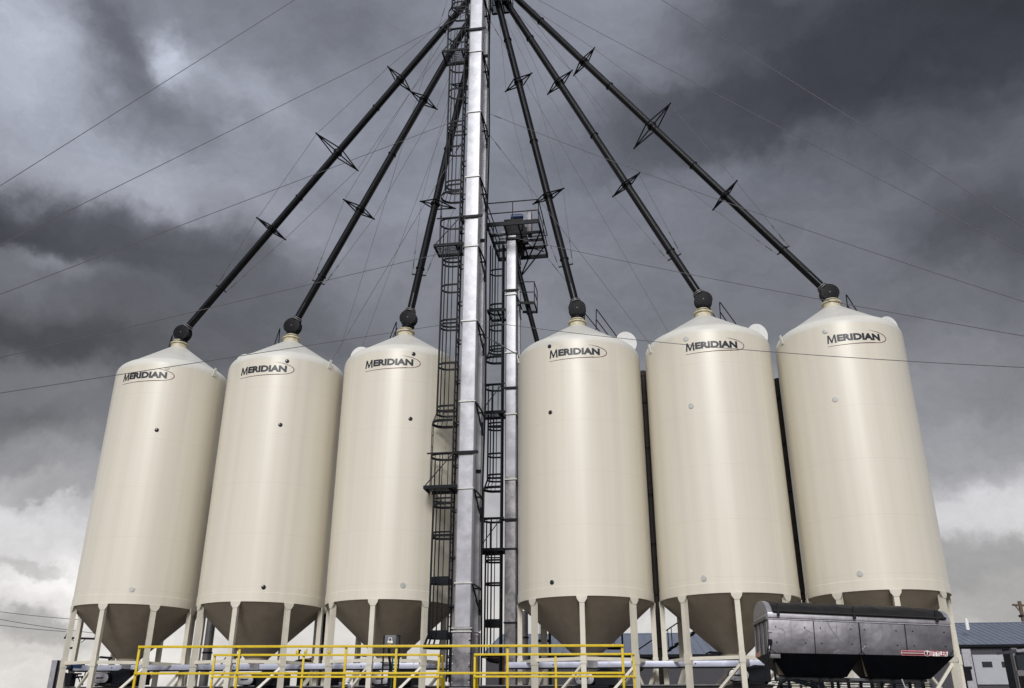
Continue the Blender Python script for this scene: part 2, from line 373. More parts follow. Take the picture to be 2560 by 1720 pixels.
SLAB = ['cream grain silo at the left end of the row', 'cream grain silo, second from the left end of the row', 'cream grain silo partly hidden behind the caged ladder of the tall elevator',
        'cream grain silo just right of the shorter elevator, behind the yellow rail end', 'cream grain silo, second from the right, with stairs behind its legs', 'cream grain silo at the right end behind the aluminium tender box']
def wrap(cx, cy, r, th, z):               # th measured from the side facing the camera, to the right
    return Vector((cx+r*math.sin(th), cy-r*math.cos(th), z))
PH0 = R(-7.5)
for i, (cx, cy, r) in enumerate(SILO):
    t = thing('grain_silo', SLAB[i], 'silo', (cx, cy, 0), 'cream grain silos in a row')
    c0 = (cx, cy, 0)
    mb = MB(); mb.lathe(c0, [(r, ZB+.335), (r, ZE-.12)], 128); obj('shell', mb, MT['cream'], t, sharp=60)
    mb = MB(); mb.lathe(c0, [(r-.02, ZB), (r+.012, ZB), (r+.012, ZB+.325), (r+.002, ZB+.335)], 128); obj('skirt_ring', mb, MT['cream'], t)
    # roof: rounded eave, then a cone
    sl = (ZN-.22-ZE-.33)/(r-.35-.36)
    prof = [(r+.001, ZE-.12)]
    for k in range(1, 9):
        a = k/8; prof.append((r-.35*a**2.0, ZE-.12+.45*(a*.62+.38*(1-(1-a)**2))*1.0))
    prof += [(.36, ZN-.22)]
    mb = MB(); mb.lathe(c0, prof, 96); rf = obj('roof', mb, MT['roof'], t, sharp=60)
    mb = MB(); mb.lathe(c0, [(.34, ZN-.26), (.33, ZN-.03), (.385, ZN-.03), (.385, ZN+.02), (.25, ZN+.02), (.24, ZN+.12), (.28, ZN+.12), (.28, ZN+.15), (.2, ZN+.15)], 40); obj('roof_collar', mb, MT['rust'], rf)
    # hopper
    zh = 2.10+CZ
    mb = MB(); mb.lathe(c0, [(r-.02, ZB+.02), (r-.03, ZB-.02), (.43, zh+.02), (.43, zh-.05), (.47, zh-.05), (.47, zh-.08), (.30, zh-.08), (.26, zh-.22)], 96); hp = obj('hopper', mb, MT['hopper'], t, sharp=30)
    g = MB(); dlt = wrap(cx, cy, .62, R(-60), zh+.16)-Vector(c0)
    q = Vector((-.5, -.30, zh+.05))+Vector((cx, cy, 0)); g.beam(q, q+Vector((-.42, -.05, .03)), .10, .08); g.beam(q+Vector((-.1, 0, -.15)), q+Vector((-.1, 0, .05)), .06)
    g.path([q+Vector((-.42, -.05, .03)), q+Vector((-.6, -.05, -.05)), q+Vector((-.72, -.05, -.25))], .018)
    g.path([q+Vector((-.40, -.1, .06)), q+Vector((-.56, -.1, .0)), q+Vector((-.66, -.1, -.25))], .012)
    obj('gate_gear', g, MT['dark'], hp)
    # view azimuth so the logo can be placed on the shell
    vth = math.atan2(cx, cy)
    # legs
    legp = []
    for k in range(8):
        th = PH0+k*math.pi/4; a = Vector((math.sin(th), -math.cos(th), 0)); b = Vector((math.cos(th), math.sin(th), 0))
        p = Vector((cx, cy, 0))+a*(r-.06); legp.append((p, a, b))
        g = MB(); g.box(p+EZ*((ZB-.01)/2), a*.085, b*.085, EZ*((ZB-.01)/2))
        g.prism([p+a*.10+b*.19+EZ*(ZB-.002), p+a*.10-b*.19+EZ*(ZB-.002), p+a*.10-b*.17+EZ*(ZB-.10), p+a*.10-b*.087+EZ*(ZB-.22), p+a*.10+b*.087+EZ*(ZB-.22), p+a*.10+b*.17+EZ*(ZB-.10)], -a*.03)
        g.box(p+EZ*(1.9+CZ), a*.10, b*.10, EZ*.16)
        g.box(p+EZ*.14, a*.2, b*.2, EZ*.02)
        obj('leg', g, MT['cream2'], t)
    g = MB(); g2 = MB()
    for k in range(8):
        p, a, b = legp[k]; q = legp[(k+1) % 8][0]
        g.beam(p+EZ*(1.90+CZ), q+EZ*(1.90+CZ), .07, .11)
    obj('ring_brace', g, MT['cream2'], t)
    for k in range(8):
        p, a, b = legp[k]; q = legp[(k+1) % 8][0]
        g2 = MB()
        if k in (7, 0, 1, 2, 6): g2.beam(q+EZ*(1.75+CZ), p+EZ*(-.05+CZ), .085, .085, up=a)
        else: g2.beam(p+EZ*(1.75+CZ), q+EZ*(-.05+CZ), .085, .085, up=a)
        obj('diagonal_brace', g2, MT['cream2'], t)
    # sight glasses
    for (gx, gy, light) in GLS[i]:
        p = on_cyl(gx, gy, cx, cy, r); nrm = Vector((p.x-cx, p.y-cy, 0)).normalized()
        g = MB(); g.lathe(p-nrm*.004, [(.082, 0), (.082, .012), (.07, .02), (.001, .022)], 20, axis=nrm)
        s_ = obj('sight_glass', g, MT['glass' if light else 'glassd'], t)
        if light:
            g = MB(); g.lathe(p-nrm*.004, [(.078, .0), (.100, .0), (.100, .022), (.082, .024)], 24, axis=nrm); obj('bezel', g, MT['flange'], s_)
    # lettering wrapped round the shell
    (ax, ay), (bx, by) = LOGO[i]
    pa = on_cyl(ax, ay, cx, cy, r); pb = on_cyl(bx, by, cx, cy, r)
    ta = math.atan2(pa.x-cx, cy-pa.y); tb = math.atan2(pb.x-cx, cy-pb.y); zl = (pa.z+pb.z)/2+.03
    W = (tb-ta)*r
    v1, f1 = glyph_mesh(M_SHAPE, .39, .40); mw = max(v[0] for v in v1)
    v2, f2 = text_mesh('ERIDIAN', .42, .021, 0, 1.25); ow_ = max(v[0] for v in v2)
    k_ = W/(mw+.02+ow_)
    g = MB()
    g.add([wrap(cx, cy, r+.010, ta+x*k_/r, zl-.055+y*k_/.98) for x, y in v1], f1)
    g.add([wrap(cx, cy, r+.010, ta+(x+mw+.02)*k_/r, zl+y*k_/.98) for x, y in v2], f2)
    obj('lettering', g, MT['navy'], t)
    # tapering swoosh under, round and over the end of the word
    pts = []; 
    x_end = W*1.145; hgt = .56*k_
    for k in range(13): s_ = k/12; pts.append((-.01+s_*W*.86, -.215*k_+.07*s_**2*k_, .010+.020*s_))
    for k in range(1, 13):
        a = -math.pi/2+math.pi*.82*k/12; pts.append((W*.86+(x_end-W*.86)*math.cos(a), -.145*k_+hgt/2+math.sin(a)*hgt/2, .028*(1-.55*abs(math.sin(a)))+.002))
    lx, ly, _ = pts[-1]
    for k in range(1, 10): s_ = k/9; pts.append((lx-s_*W*.24, ly+.12*k_*s_**.8, .019*(1-s_)+.003))
    vs = []; n_ = len(pts)
    for k, (x, y, h) in enumerate(pts):
        x0, y0, _ = pts[max(0, k-1)]; x1, y1, _ = pts[min(n_-1, k+1)]; d = math.hypot(x1-x0, y1-y0) or 1; nx, ny = -(y1-y0)/d, (x1-x0)/d
        vs += [(x+nx*h/2, y+ny*h/2), (x-nx*h/2, y-ny*h/2)]
    g = MB(); g.add([wrap(cx, cy, r+.009, ta+x/r, zl+y) for x, y in vs], [(2*k, 2*k+2, 2*k+3, 2*k+1) for k in range(n_-1)])
    obj('swoosh', g, MT['maroon'], t)
    # round roof hatch with its lid standing open
    c = P(LID[i][0], LID[i][1], cy+.42); side = -1 if i < 3 else 1
    ln = Vector((side*.25, -.95, -.18)).normalized()
    g = MB(); g.lathe(c, [(.001, -.05), (.30, -.03), (.46, 0), (.47, .03), (.44, .03), (.001, .0)], 40, axis=ln)
    lid = obj('hatch_lid', g, MT['white'], rf)
    rr = math.hypot(c.x-cx, c.y-cy); zr = ZE+.33+(r-.35-min(rr, r-.35))*sl
    hc = Vector((cx+(c.x-cx)*.86, cy+(c.y-cy)*1.0+.1, zr-.12))
    g = MB(); g.lathe(hc, [(.40, 0), (.40, .2), (.43, .2), (.43, .24), (.38, .24)], 32); g.beam(hc+Vector((0, 0, .2)), c-Vector((0, 0, .35)), .05)
    obj('hatch_ring', g, MT['roof'], rf)
    # roof ladder rails
    g = MB()
    for pl in RAILS[i]:
        pts3 = [P(x, y, cy+.55) for x, y in pl]
        ext = pts3[-1]-pts3[-2]; pts3[-1] = pts3[-1]+ext.normalized()*.12
        if len(pts3) == 3:
            a_, b_, c_ = pts3; a_ = a_-EZ*.25; pts3 = [a_, b_-(b_-a_).normalized()*.06, b_+((a_-b_).normalized()+(c_-b_).normalized())*.012, b_+(c_-b_).normalized()*.06, c_]
        g.path(pts3, .022, 6)
    obj('roof_handrail', g, MT['dark'], rf)
    # lifting lug with shackle at the eave
    p = on_cyl(LUG[i][0], LUG[i][1]+16, cx, cy, r); nrm = Vector((p.x-cx, p.y-cy, 0)).normalized(); tg = Vector((-nrm.y, nrm.x, 0))
    g = MB(); g.prism([p+nrm*.0-tg*.09, p+tg*.09, p+tg*.05+EZ*.36+nrm*.06, p-tg*.05+EZ*.36+nrm*.06], nrm*.03)
    obj('lifting_lug', g, MT['roof'], t)

# ------------------------------------------------------------------ tall bucket elevator
def cage_hoop(mb, C, depth, half, z, h=.07, n=12, th=.016):
    """U-shaped flat hoop leaving the ladder at C (plan point) towards -E1"""
    pts = [C+E2*half, C-E1*(depth-half)*.6+E2*half]
    for k in range(1, n):
        a = math.pi/2+math.pi*k/n; pts.append(C-E1*((depth-half)*.9)+E1*math.cos(a)*half+E2*math.sin(a)*half)
    pts += [C-E1*(depth-half)*.6-E2*half, C-E2*half]
    mb.strip([Vector((p.x, p.y, z)) for p in pts], -h/2, h/2, th)
def hoop_pts(C, depth, half, m_=8):
    out = []
    for k in range(m_):
        a = math.pi/2+math.pi*k/(m_-1); out.append(C-E1*((depth-half)*.9)+E1*math.cos(a)*half+E2*math.sin(a)*half)
    return out
def ladder(root, C, half, z0, z1, rung=.32):
    g = MB()
    for s_ in (-1, 1): g.beam(C+E2*half*s_*.72+EZ*z0, C+E2*half*s_*.72+EZ*z1, .055, .085)
    z = z0+.2
    while z < z1: g.tube(C-E2*half*.72+EZ*z, C+E2*half*.72+EZ*z, .017, 6); z += rung
    obj('ladder', g, MT['dark'], root)
def cage(root, C, depth, half, z0, z1, hoops, flare=False, r=.019):
    g = MB()
    for z, h in hoops: cage_hoop(g, C, depth, half, z, h*1.3)
    for p in hoop_pts(C, depth, half): g.tube(p+EZ*z0, p+EZ*z1, r, 5)
    if flare:
        cage_hoop(g, C, depth+.16, half+.08, z0-.42, .12)
        for p, q in zip(hoop_pts(C, depth, half), hoop_pts(C, depth+.16, half+.08)): g.tube(p+EZ*z0, q+EZ*(z0-.42), r, 5)
    return obj('safety_cage', g, MT['dark'], root)
def rest_platform(root, C, depth, half, z, x_in=.0):
    """grated rest platform, guard bars, and the wider open hoop above it"""
    g = MB()
    a, b = C-E1*(depth+.22), C+E1*x_in
    for s_ in (-1, 1): g.beam(a+E2*s_*(half+.1)+EZ*z, b+E2*s_*(half+.1)+EZ*z, .05, .12)
    g.beam(a-E2*(half+.1)+EZ*z, a+E2*(half+.1)+EZ*z, .05, .12); g.beam(C-E1*.1-E2*(half+.1)+EZ*z, C-E1*.1+E2*(half+.1)+EZ*z, .05, .12)
    pl = obj('rest_platform', g, MT['dark'], root)
    g = MB(); k = 0.0
    L_ = (b-a).length
    while k < L_: g.box(a+E1*k+EZ*(z+.045), E1*.006, E2*(half+.1), EZ*.012); k += .05
    k = -half
    while k < half+.05: g.box((a+b)/2+E2*k+EZ*(z+.04), E1*L_/2, E2*.005, EZ*.01); k += .12
    obj('grating', g, MT['dark'], pl)
    g = MB(); dp, hf = depth+.15, half+.08
    cage_hoop(g, C, dp, hf, z+1.25, .09); cage_hoop(g, C, dp, hf, z+2.55, .11)
    hp = hoop_pts(C, dp, hf)
    for j, p in enumerate(hp+[C-E1*.12-E2*hf, C-E1*.34-E2*hf]):
        if j >= 1: g.tube(p+EZ*z, p+EZ*(z+1.25), .016, 5)
    for j in (3, 4): g.tube(hp[j]+EZ*(z+1.25), hp[j]+EZ*(z+2.55), .017, 5)
    for zz in (.4, .85): g.tube(hp[3]+EZ*(z+1.25+zz), hp[4]+EZ*(z+1.25+zz), .014, 5)
    for p, q in zip(hp, hoop_pts(C, depth, half)): g.tube(p+EZ*(z+2.55), q+EZ*(z+2.95), .014, 5)
    g.beam(a-E2*(half+.1)+EZ*z, C-E2*(half+.06)+EZ*(z+1.2), .03)          # knee brace of the guard
    g.beam(C-E1*(depth+.15)-E2*(half+.1)+EZ*(z+1.27), C+E1*x_in-E2*(half+.1)+EZ*(z+1.27), .04, .05)
    obj('guard_cage', g, MT['dark'], pl)

cf = P(1161, 1450, 31.95); CF = Vector((cf.x, cf.y, 0))        # centre of the front casing in plan
CR = CF+E2*1.42
el1 = thing('bucket_elevator', 'tall galvanised twin-leg bucket elevator with caged ladder, rising out of the picture', 'grain elevator', CF)
HW = .27
for C, nm, mtl, lab in ((CF, 'front_casing', 'galv', None), (CR, 'rear_casing', 'galv', 'shaded rear casing leg')):
    z = 2.95+CZ; k = 0
    g = MB(); g.box(C+EZ*((z+38)/2), E1*HW, E2*HW*.75, EZ*((38-z)/2)); o = obj(nm, g, MT[mtl], el1, label=lab, bevel=.012)
    for k in range(-1, 11):
        zf = 4.43+CZ+3.37*k
        if zf < 3 or zf > 37: continue
        g = MB(); h = .021
        for s_ in (-1, 1):
            g.box(C+E2*(HW*.75+.022)*s_+EZ*zf, E1*(HW+.045), E2*.022, EZ*h); g.box(C+E1*(HW+.022)*s_+EZ*zf, E1*.022, E2*HW*.75, EZ*h)
        obj('flange', g, MT['flange' if C is CF else 'dark'], o)
# corner angles, cross ties and knee braces between the two legs
g = MB()
for C in (CF, CR):
    for a in (-1, 1):
        for b in (-1, 1):
            g.beam(C+E1*(HW+.012)*a+E2*(HW*.75+.012)*b+EZ*(3+CZ), C+E1*(HW+.012)*a+E2*(HW*.75+.012)*b+EZ*38, .022)
obj('corner_angles', g, MT['pipe'], el1)
for k in range(0, 10):
    zf = 4.43+CZ+3.37*k; g = MB()
    for s_ in (1, -1):
        a = CF+E1*(HW+.05)*s_; b = CR+E1*(HW+.05)*s_
        g.beam(a+E2*.1+EZ*zf, b-E2*.1+EZ*zf, .05, .05)
        g.beam(a-E2*.15+EZ*(zf-.03), b-E2*.22+EZ*(zf-.75), .05, .05)
        g.beam(a+E2*.5+EZ*(zf-.5), b-E2*.22+EZ*(zf-.75), .04, .04)
        g.beam(b-E2*.22+EZ*(zf-.95), b-E2*.22+EZ*(zf-.4), .07, .03)
    obj('cross_tie', g, MT['dark'], el1)
for z in (9.15+CZ, 19.3+CZ, 29.3+CZ):
    g = MB()
    g.box(CF-E2*(HW*.75+.05)+EZ*z, E1*(HW+.2), E2*.02, EZ*.06); g.box(CF-E1*(HW+.16)+EZ*z, E1*.03, E2*.3, EZ*.06)
    g2 = MB(); g2.box(CR-E2*(HW*.75+.035)+EZ*(z-.35), E1*(HW+.03), E2*.02, EZ*.06); obj('rear_band', g2, MT['dark'], el1)
    g.prism([CF-E1*(HW+.2)-E2*(HW*.75+.04)+EZ*(z-.06), CF-E1*(HW+.03)-E2*(HW*.75+.04)+EZ*(z-.06), CF-E1*(HW+.03)-E2*(HW*.75+.04)+EZ*(z-.26)], E2*.02)
    obj('guard_bracket', g, MT['dark'], el1)
# conduit on the right side
g = MB(); pts = []
z = 1.0
while z < 38: pts.append(CR+E1*(HW+.10+.03*math.sin(z*.55))-E2*.1+EZ*z); z += .7
g.path(pts, .035, 6); obj('conduit', g, MT['dark'], el1)
# boot section
zb0 = 1.05+CZ
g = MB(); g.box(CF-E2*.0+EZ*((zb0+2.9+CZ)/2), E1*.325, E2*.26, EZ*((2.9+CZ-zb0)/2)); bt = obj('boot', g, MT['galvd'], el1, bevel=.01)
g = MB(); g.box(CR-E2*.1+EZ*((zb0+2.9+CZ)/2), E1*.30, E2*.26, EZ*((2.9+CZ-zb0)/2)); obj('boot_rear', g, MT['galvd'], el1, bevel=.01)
g = MB()
for zz in (2.91+CZ, 2.80+CZ):
    g.box(CF-E2*.28+EZ*zz, E1*.36, E2*.03, EZ*.018)
    g.box(CR+E1*.0-E2*.38+EZ*zz, E1*.33, E2*.02, EZ*.02)
for s_ in (-1, 1):
    for k in range(6): g.box(CF-E2*.27+E1*s_*.29+EZ*(zb0+.12+k*.3), E1*.015, E2*.02, EZ*.02)
obj('boot_flange', g, MT['flange'], bt)
g = MB()
for s_ in (-1, 1):
    g.beam(CF+E1*.335*s_-E2*.26+EZ*zb0, CF+E1*.335*s_-E2*.26+EZ*(2.9+CZ), .035)
for k in range(4): g.box(CF+E1*.30-E2*.275+EZ*(zb0+.2+k*.42), E1*.04, E2*.02, EZ*.012)
obj('boot_bolts', g, MT['dark'], bt)
g = MB()
for k in range(4): g.box(CF-E2*(.30+.10*k)+E1*-.03*k+EZ*(zb0-.06-.07*k), E1*(.36+.05*k), E2*(.1+.05*k), EZ*.02)
g.box(CF+E2*.6+EZ*(zb0-.2)/2, E1*.42, E2*1.1, EZ*(zb0-.2)/2); obj('boot_base', g, MT['galvd'], el1)
# ladder and cages
CL = CF-E1*(HW+.24)+E2*.05
ladder(el1, CL, .30, 1.2+CZ, 38)
z = 2.0
while z < 38:
    g = MB()
    for s_ in (-1, 1): g.beam(CL+E2*.2*s_+EZ*z, CF-E1*HW+E2*.15*s_+EZ*z, .03, .05)
    g.beam(CL-E2*.2+EZ*z, CL+E2*.2+EZ*z, .03, .05)
    z += 1.68; obj('ladder_standoff', g, MT['dark'], el1)
PZ = [7.85+CZ, 17.95+CZ, 28.05+CZ]
cage(el1, CL, .78, .36, 2.75+CZ, PZ[0]-.1, [(2.72+CZ, .2), (4.55+CZ, .17), (6.1+CZ, .07), (6.22+CZ, .05), (7.25+CZ, .07), (7.45+CZ, .05)], flare=True)
for k, z in enumerate(PZ):
    rest_platform(el1, CL, .78, .36, z, .25)
    zt = z+10.1
    if k == 0: hs = [z+2.95, z+3.15, z+4.9, z+6.6, z+6.75, z+8.3, z+9.5, z+9.7]
    else: hs = [z+2.95, z+3.15, z+4.9, z+6.0, z+6.2, z+8.0, z+9.5]
    if k == 2: zt = 38
    cage(el1, CL, .78, .36, z+2.95, zt-.1, [(q, .065) for q in hs])
# distributor with its small platform
DC = Vector((-1.0, 34.0, 0)); ZD = 34.6+CZ
g = MB(); g.lathe(DC, [(.25, ZD+2.2), (.25, ZD+1.2), (.62, ZD+.6), (.72, ZD+.2), (.72, ZD-.3), (.60, ZD-.45), (.001, ZD-.45)], 32); dist_o = obj('distributor', g, MT['dark'], el1)
zp = 32.4+CZ; g = MB()
pc = P(1251, 33, 34.6); PCc = Vector((pc.x, pc.y-.75, 0)); zp = pc.z
for s_ in (-1, 1):
    g.beam(PCc+E1*.52*s_-E2*.8+EZ*zp, PCc+E1*.52*s_+E2*.75+EZ*zp, .06, .10); g.beam(PCc-E1*.52+E2*.75*s_+EZ*zp, PCc+E1*.52+E2*.75*s_+EZ*zp, .06, .10)
    g.beam(PCc+E1*.52*s_+E2*.75+EZ*zp, PCc+E1*.52*s_+E2*.75+EZ*(zp+1.1), .04); g.beam(PCc+E1*.52*s_-E2*.8+EZ*zp, PCc+E1*.52*s_-E2*.8+EZ*(zp+1.1), .04)
    g.beam(PCc+E1*.1*s_-E2*.75+EZ*zp, PCc+E1*.1*s_+E2*.75+EZ*zp, .05, .08)
for zz in (.55, 1.1): g.beam(PCc-E1*.52+E2*.75+EZ*(zp+zz), PCc+E1*.52+E2*.75+EZ*(zp+zz), .035)
g.beam(PCc-E1*.52-E2*.6+EZ*zp, CR+EZ*zp, .08)
dp = obj('distributor_platform', g, MT['dark'], el1)
g = MB()
for k in range(26): g.box(PCc+E2*(-.75+.06*k)+EZ*(zp+.06), E1*.5, E2*.006, EZ*.012)
for k in range(16): g.box(PCc+E1*(-.5+.066*k)+EZ*(zp+.055), E1*.005, E2*.75, EZ*.01)
obj('grating', g, MT['dark'], dp)
g = MB(); g.box(CF+E2*.7+EZ*39.4, E1*.62, E2*1.35, EZ*1.2); obj('head_housing', g, MT['galv'], el1, bevel=.05)
g = MB(); g.tube(CR+E2*.3+EZ*38.6, DC+EZ*(ZD+2.1), .26, 16); obj('head_chute', g, MT['dark'], el1)

# ------------------------------------------------------------------ shorter bucket elevator behind
c2 = P(1278.5, 1200, 36.0); C2 = Vector((c2.x, c2.y, 0)); C2R = C2+E2*1.15
el2 = thing('bucket_elevator', 'shorter galvanised elevator with a railed head platform, behind the tall elevator', 'grain elevator', C2)
HW2 = .21; ZT2 = 20.5+CZ
for C, nm in ((C2, 'front_casing'), (C2R, 'rear_casing')):
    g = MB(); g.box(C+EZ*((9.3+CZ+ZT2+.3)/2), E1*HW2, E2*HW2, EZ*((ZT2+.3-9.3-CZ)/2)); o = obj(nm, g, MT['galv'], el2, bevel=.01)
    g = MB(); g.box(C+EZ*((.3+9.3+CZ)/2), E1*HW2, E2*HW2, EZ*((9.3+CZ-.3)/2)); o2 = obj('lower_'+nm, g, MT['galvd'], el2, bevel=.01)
    for k in range(7):
        zf = 3.5+CZ+2.84*k; g = MB()
        for s_ in (-1, 1):
            g.box(C+E2*(HW2+.025)*s_+EZ*zf, E1*(HW2+.05), E2*.025, EZ*.024); g.box(C+E1*(HW2+.025)*s_+EZ*zf, E1*.025, E2*HW2, EZ*.024)
        obj('flange', g, MT['flange' if k in (2, 3, 4, 5) and C is C2 else 'dark'], o)
g = MB()
for k in range(7):
    zf = 3.5+CZ+2.84*k
    for s_ in (-1, 1):
        a = C2+E1*(HW2+.04)*s_; b = C2R+E1*(HW2+.04)*s_
        g.beam(a+EZ*zf, b+EZ*zf, .04); g.beam(a+EZ*(zf-.03), b+EZ*(zf-.65), .035)
for z in (7.5+CZ, 13.2+CZ, 17.9+CZ): g.box(C2-E2*(HW2+.04)+EZ*z, E1*(HW2+.15), E2*.02, EZ*.05)
for a in (-1, 1):
    for b in (-1, 1): g.beam(C2+E1*(HW2+.01)*a+E2*(HW2+.01)*b+EZ*.3, C2+E1*(HW2+.01)*a+E2*(HW2+.01)*b+EZ*ZT2, .02)
obj('cross_tie', g, MT['dark'], el2)
CL2 = C2-E1*(HW2+.20)+E2*.05
ladder(el2, CL2, .27, .5, ZT2)
P2 = [6.3+CZ, 12.1+CZ, 16.9+CZ]
cage(el2, CL2, .70, .33, 2.3+CZ, P2[0]-.05, [(2.3+CZ, .05), (3.45+CZ, .14), (3.6+CZ, .05), (5.0+CZ, .06), (5.9+CZ, .06), (6.1+CZ, .04)])
for k, z in enumerate(P2):
    if k < 2:
        rest_platform(el2, CL2, .66, .32, z, .18)
        zt = P2[k+1] if k < 2 else ZT2
        cage(el2, CL2, .66, .32, z+2.9, zt-.05, [(q, .06) for q in ([z+2.95, z+3.1, z+4.0, z+5.2, z+5.35] if k == 0 else [z+2.95, z+3.1, z+4.1])])
    else:
        # mid platform that wraps behind the casing to the right
        g = MB(); a0 = C2-E1*1.05; 
        for s_ in (-.35, .75): g.beam(a0+E2*s_+EZ*z, C2+E1*-.22+E2*s_+EZ*z, .05, .12); 
        g.beam(a0-E2*.35+EZ*z, a0+E2*.75+EZ*z, .05, .12); g.beam(a0+E1*.45-E2*.35+EZ*z, a0+E1*.45+E2*.75+EZ*z, .05, .1)
        obj('mid_platform', g, MT['dark'], el2); g = MB()
        pr0 = P(1298, 757, 36.4); pr1 = P(1336, 757, 36.4); zz = pr0.z
        q0, q1 = Vector((pr0.x, pr0.y, 0)), Vector((pr1.x, pr1.y, 0)); q2, q3 = q1+E2*1.0, q0+E2*1.0
        for u_, v_ in ((q0, q1), (q1, q2), (q3, q2)): g.beam(u_+EZ*zz, v_+EZ*zz, .05, .12)
        g.beam((q0+q1)/2+EZ*zz, (q2+q3)/2+EZ*zz, .05, .1)
        for h_ in (.55, 1.08):
            g.beam(q0+EZ*(zz+h_), q1+EZ*(zz+h_), .035); g.beam(q1+EZ*(zz+h_), q2+EZ*(zz+h_), .035)
        for u_ in (q1, q2): g.beam(u_+EZ*zz, u_+EZ*(zz+1.1), .04)
        mp_ = obj('mid_platform', g, MT['dark'], el2)
        g = MB()
        for kk in range(14): g.box(a0+E1*(.03+.06*kk)+E2*.2+EZ*(z+.05), E1*.006, E2*.55, EZ*.012)
        for kk in range(12): g.box(q0+E1*(.03+.055*kk)+E2*.5+EZ*(zz+.05), E1*.006, E2*.5, EZ*.012)
        obj('grating', g, MT['dark'], mp_)
        cage(el2, CL2, .66, .32, z+.0, ZT2-.1, [(z+.1, .07), (z+.35, .07), (z+2.1, .06)])
# head platform
fl = P(1217, 566, 34.85); fr = P(1347, 553, 34.6); zpl = (fl.z+fr.z)/2
FLp = Vector((fl.x, fl.y, 0)); FRp = FLp+E1*(fr-fl).length; BLp = FLp+E2*3.3; BRp = FRp+E2*3.3
g = MB()
for u_, v_ in ((FLp, FRp), (FRp, BRp), (BLp, BRp), (FLp, BLp)): g.beam(u_+EZ*zpl, v_+EZ*zpl, .07, .20)
for s_ in (.28, .5, .72): g.beam(FLp+E2*3.3*s_+EZ*(zpl-.02), FRp+E2*3.3*s_+EZ*(zpl-.02), .07, .12)
for s_ in (.33, .6): g.beam(FLp+(FRp-FLp)*s_+EZ*(zpl-.02), BLp+(BRp-BLp)*s_+EZ*(zpl-.02), .06, .12)
for u_, v_ in ((FLp, FRp), (FRp, BRp), (BLp, BRp), (FLp, BLp)):
    for h_ in (.58, 1.14): g.beam(u_+EZ*(zpl+h_), v_+EZ*(zpl+h_), .04)
    g.beam(u_+EZ*zpl, u_+EZ*(zpl+1.14), .045); g.beam((u_+v_)/2+EZ*zpl, (u_+v_)/2+EZ*(zpl+1.14), .04)
for s_ in (.3, .75): g.beam(BRp+(FRp-BRp)*s_+EZ*zpl, C2R+E1*HW2+EZ*(zpl-1.5), .05)
hpf = obj('head_platform', g, MT['dark'], el2)
g = MB(); k = .05
while k < 3.25:
    if k < .8 or k > 2.2: g.box((FLp+FRp)/2+E2*k+EZ*(zpl+.08), E1*((FRp-FLp).length/2-.05), E2*.004, EZ*.006)
    else:
        g.box(FRp-E1*.33+E2*k+EZ*(zpl+.08), E1*.30, E2*.004, EZ*.006); g.box(FLp+E1*.28+E2*k+EZ*(zpl+.08), E1*.25, E2*.004, EZ*.006)
    k += .085
obj('grating', g, MT['dark'], hpf)
g = MB(); hc = C2+E2*.57+E1*.05
g.prism([hc-E1*.42-E2*.7+EZ*(zpl+.95), hc-E1*.3-E2*.7+EZ*(zpl-.3), hc+E1*.35-E2*.7+EZ*(zpl-.3), hc+E1*.48-E2*.7+EZ*(zpl+.95)], E2*1.4)
obj('head_housing', g, MT['dark'], el2, bevel=.02)
g = MB(); mo = hc+E1*.18-E2*.55+EZ*(zpl+1.12); g.tube(mo-E1*.28, mo+E1*.22, .14, 16); g.tube(mo+E1*.22, mo+E1*.3, .10, 12); g.box(mo+EZ*.13, E1*.1, E2*.06, EZ*.05)
obj('drive_motor', g, MT['blue'], el2)
g = MB(); g.box(hc+E1*.78-E2*.5+EZ*(zpl+.72), E1*.10, E2*.22, EZ*.62); obj('belt_guard', g, MT['galvd'], el2, bevel=.02)
g = MB()
for (sx, sz) in ((.5, .25), (.55, -.1), (.62, .45)): g.box(hc+E1*sx-E2*.35+EZ*(zpl+sz), E1*.12, E2*.12, EZ*.14)
g.path([hc+E1*.5-E2*.3+EZ*(zpl+.1), hc+E1*.8+E2*.1+EZ*(zpl-.25), hc+E1*1.3+E2*.6+EZ*(zpl-.2)], .025)
obj('take_up_gear', g, MT['dark'], el2)
# discharge spout of the shorter elevator, down behind the silos
a = P(1291, 655, 36.5); b = P(1345, 862, 36.9); g = MB(); dd = (b-a).normalized()
g.tube(a-dd*.6, b+dd*4.2, .115, 16); sp = obj('discharge_spout', g, MT['black'], None, label='short black discharge spout dropping from the shorter elevator behind a silo', cat='spout', loc=tuple(b))
g = MB()
for s_ in (.3, 2.6): g.tube(a+dd*s_, a+dd*(s_+.05), .15, 16)
obj('pipe_clamp', g, MT['dark'], sp)

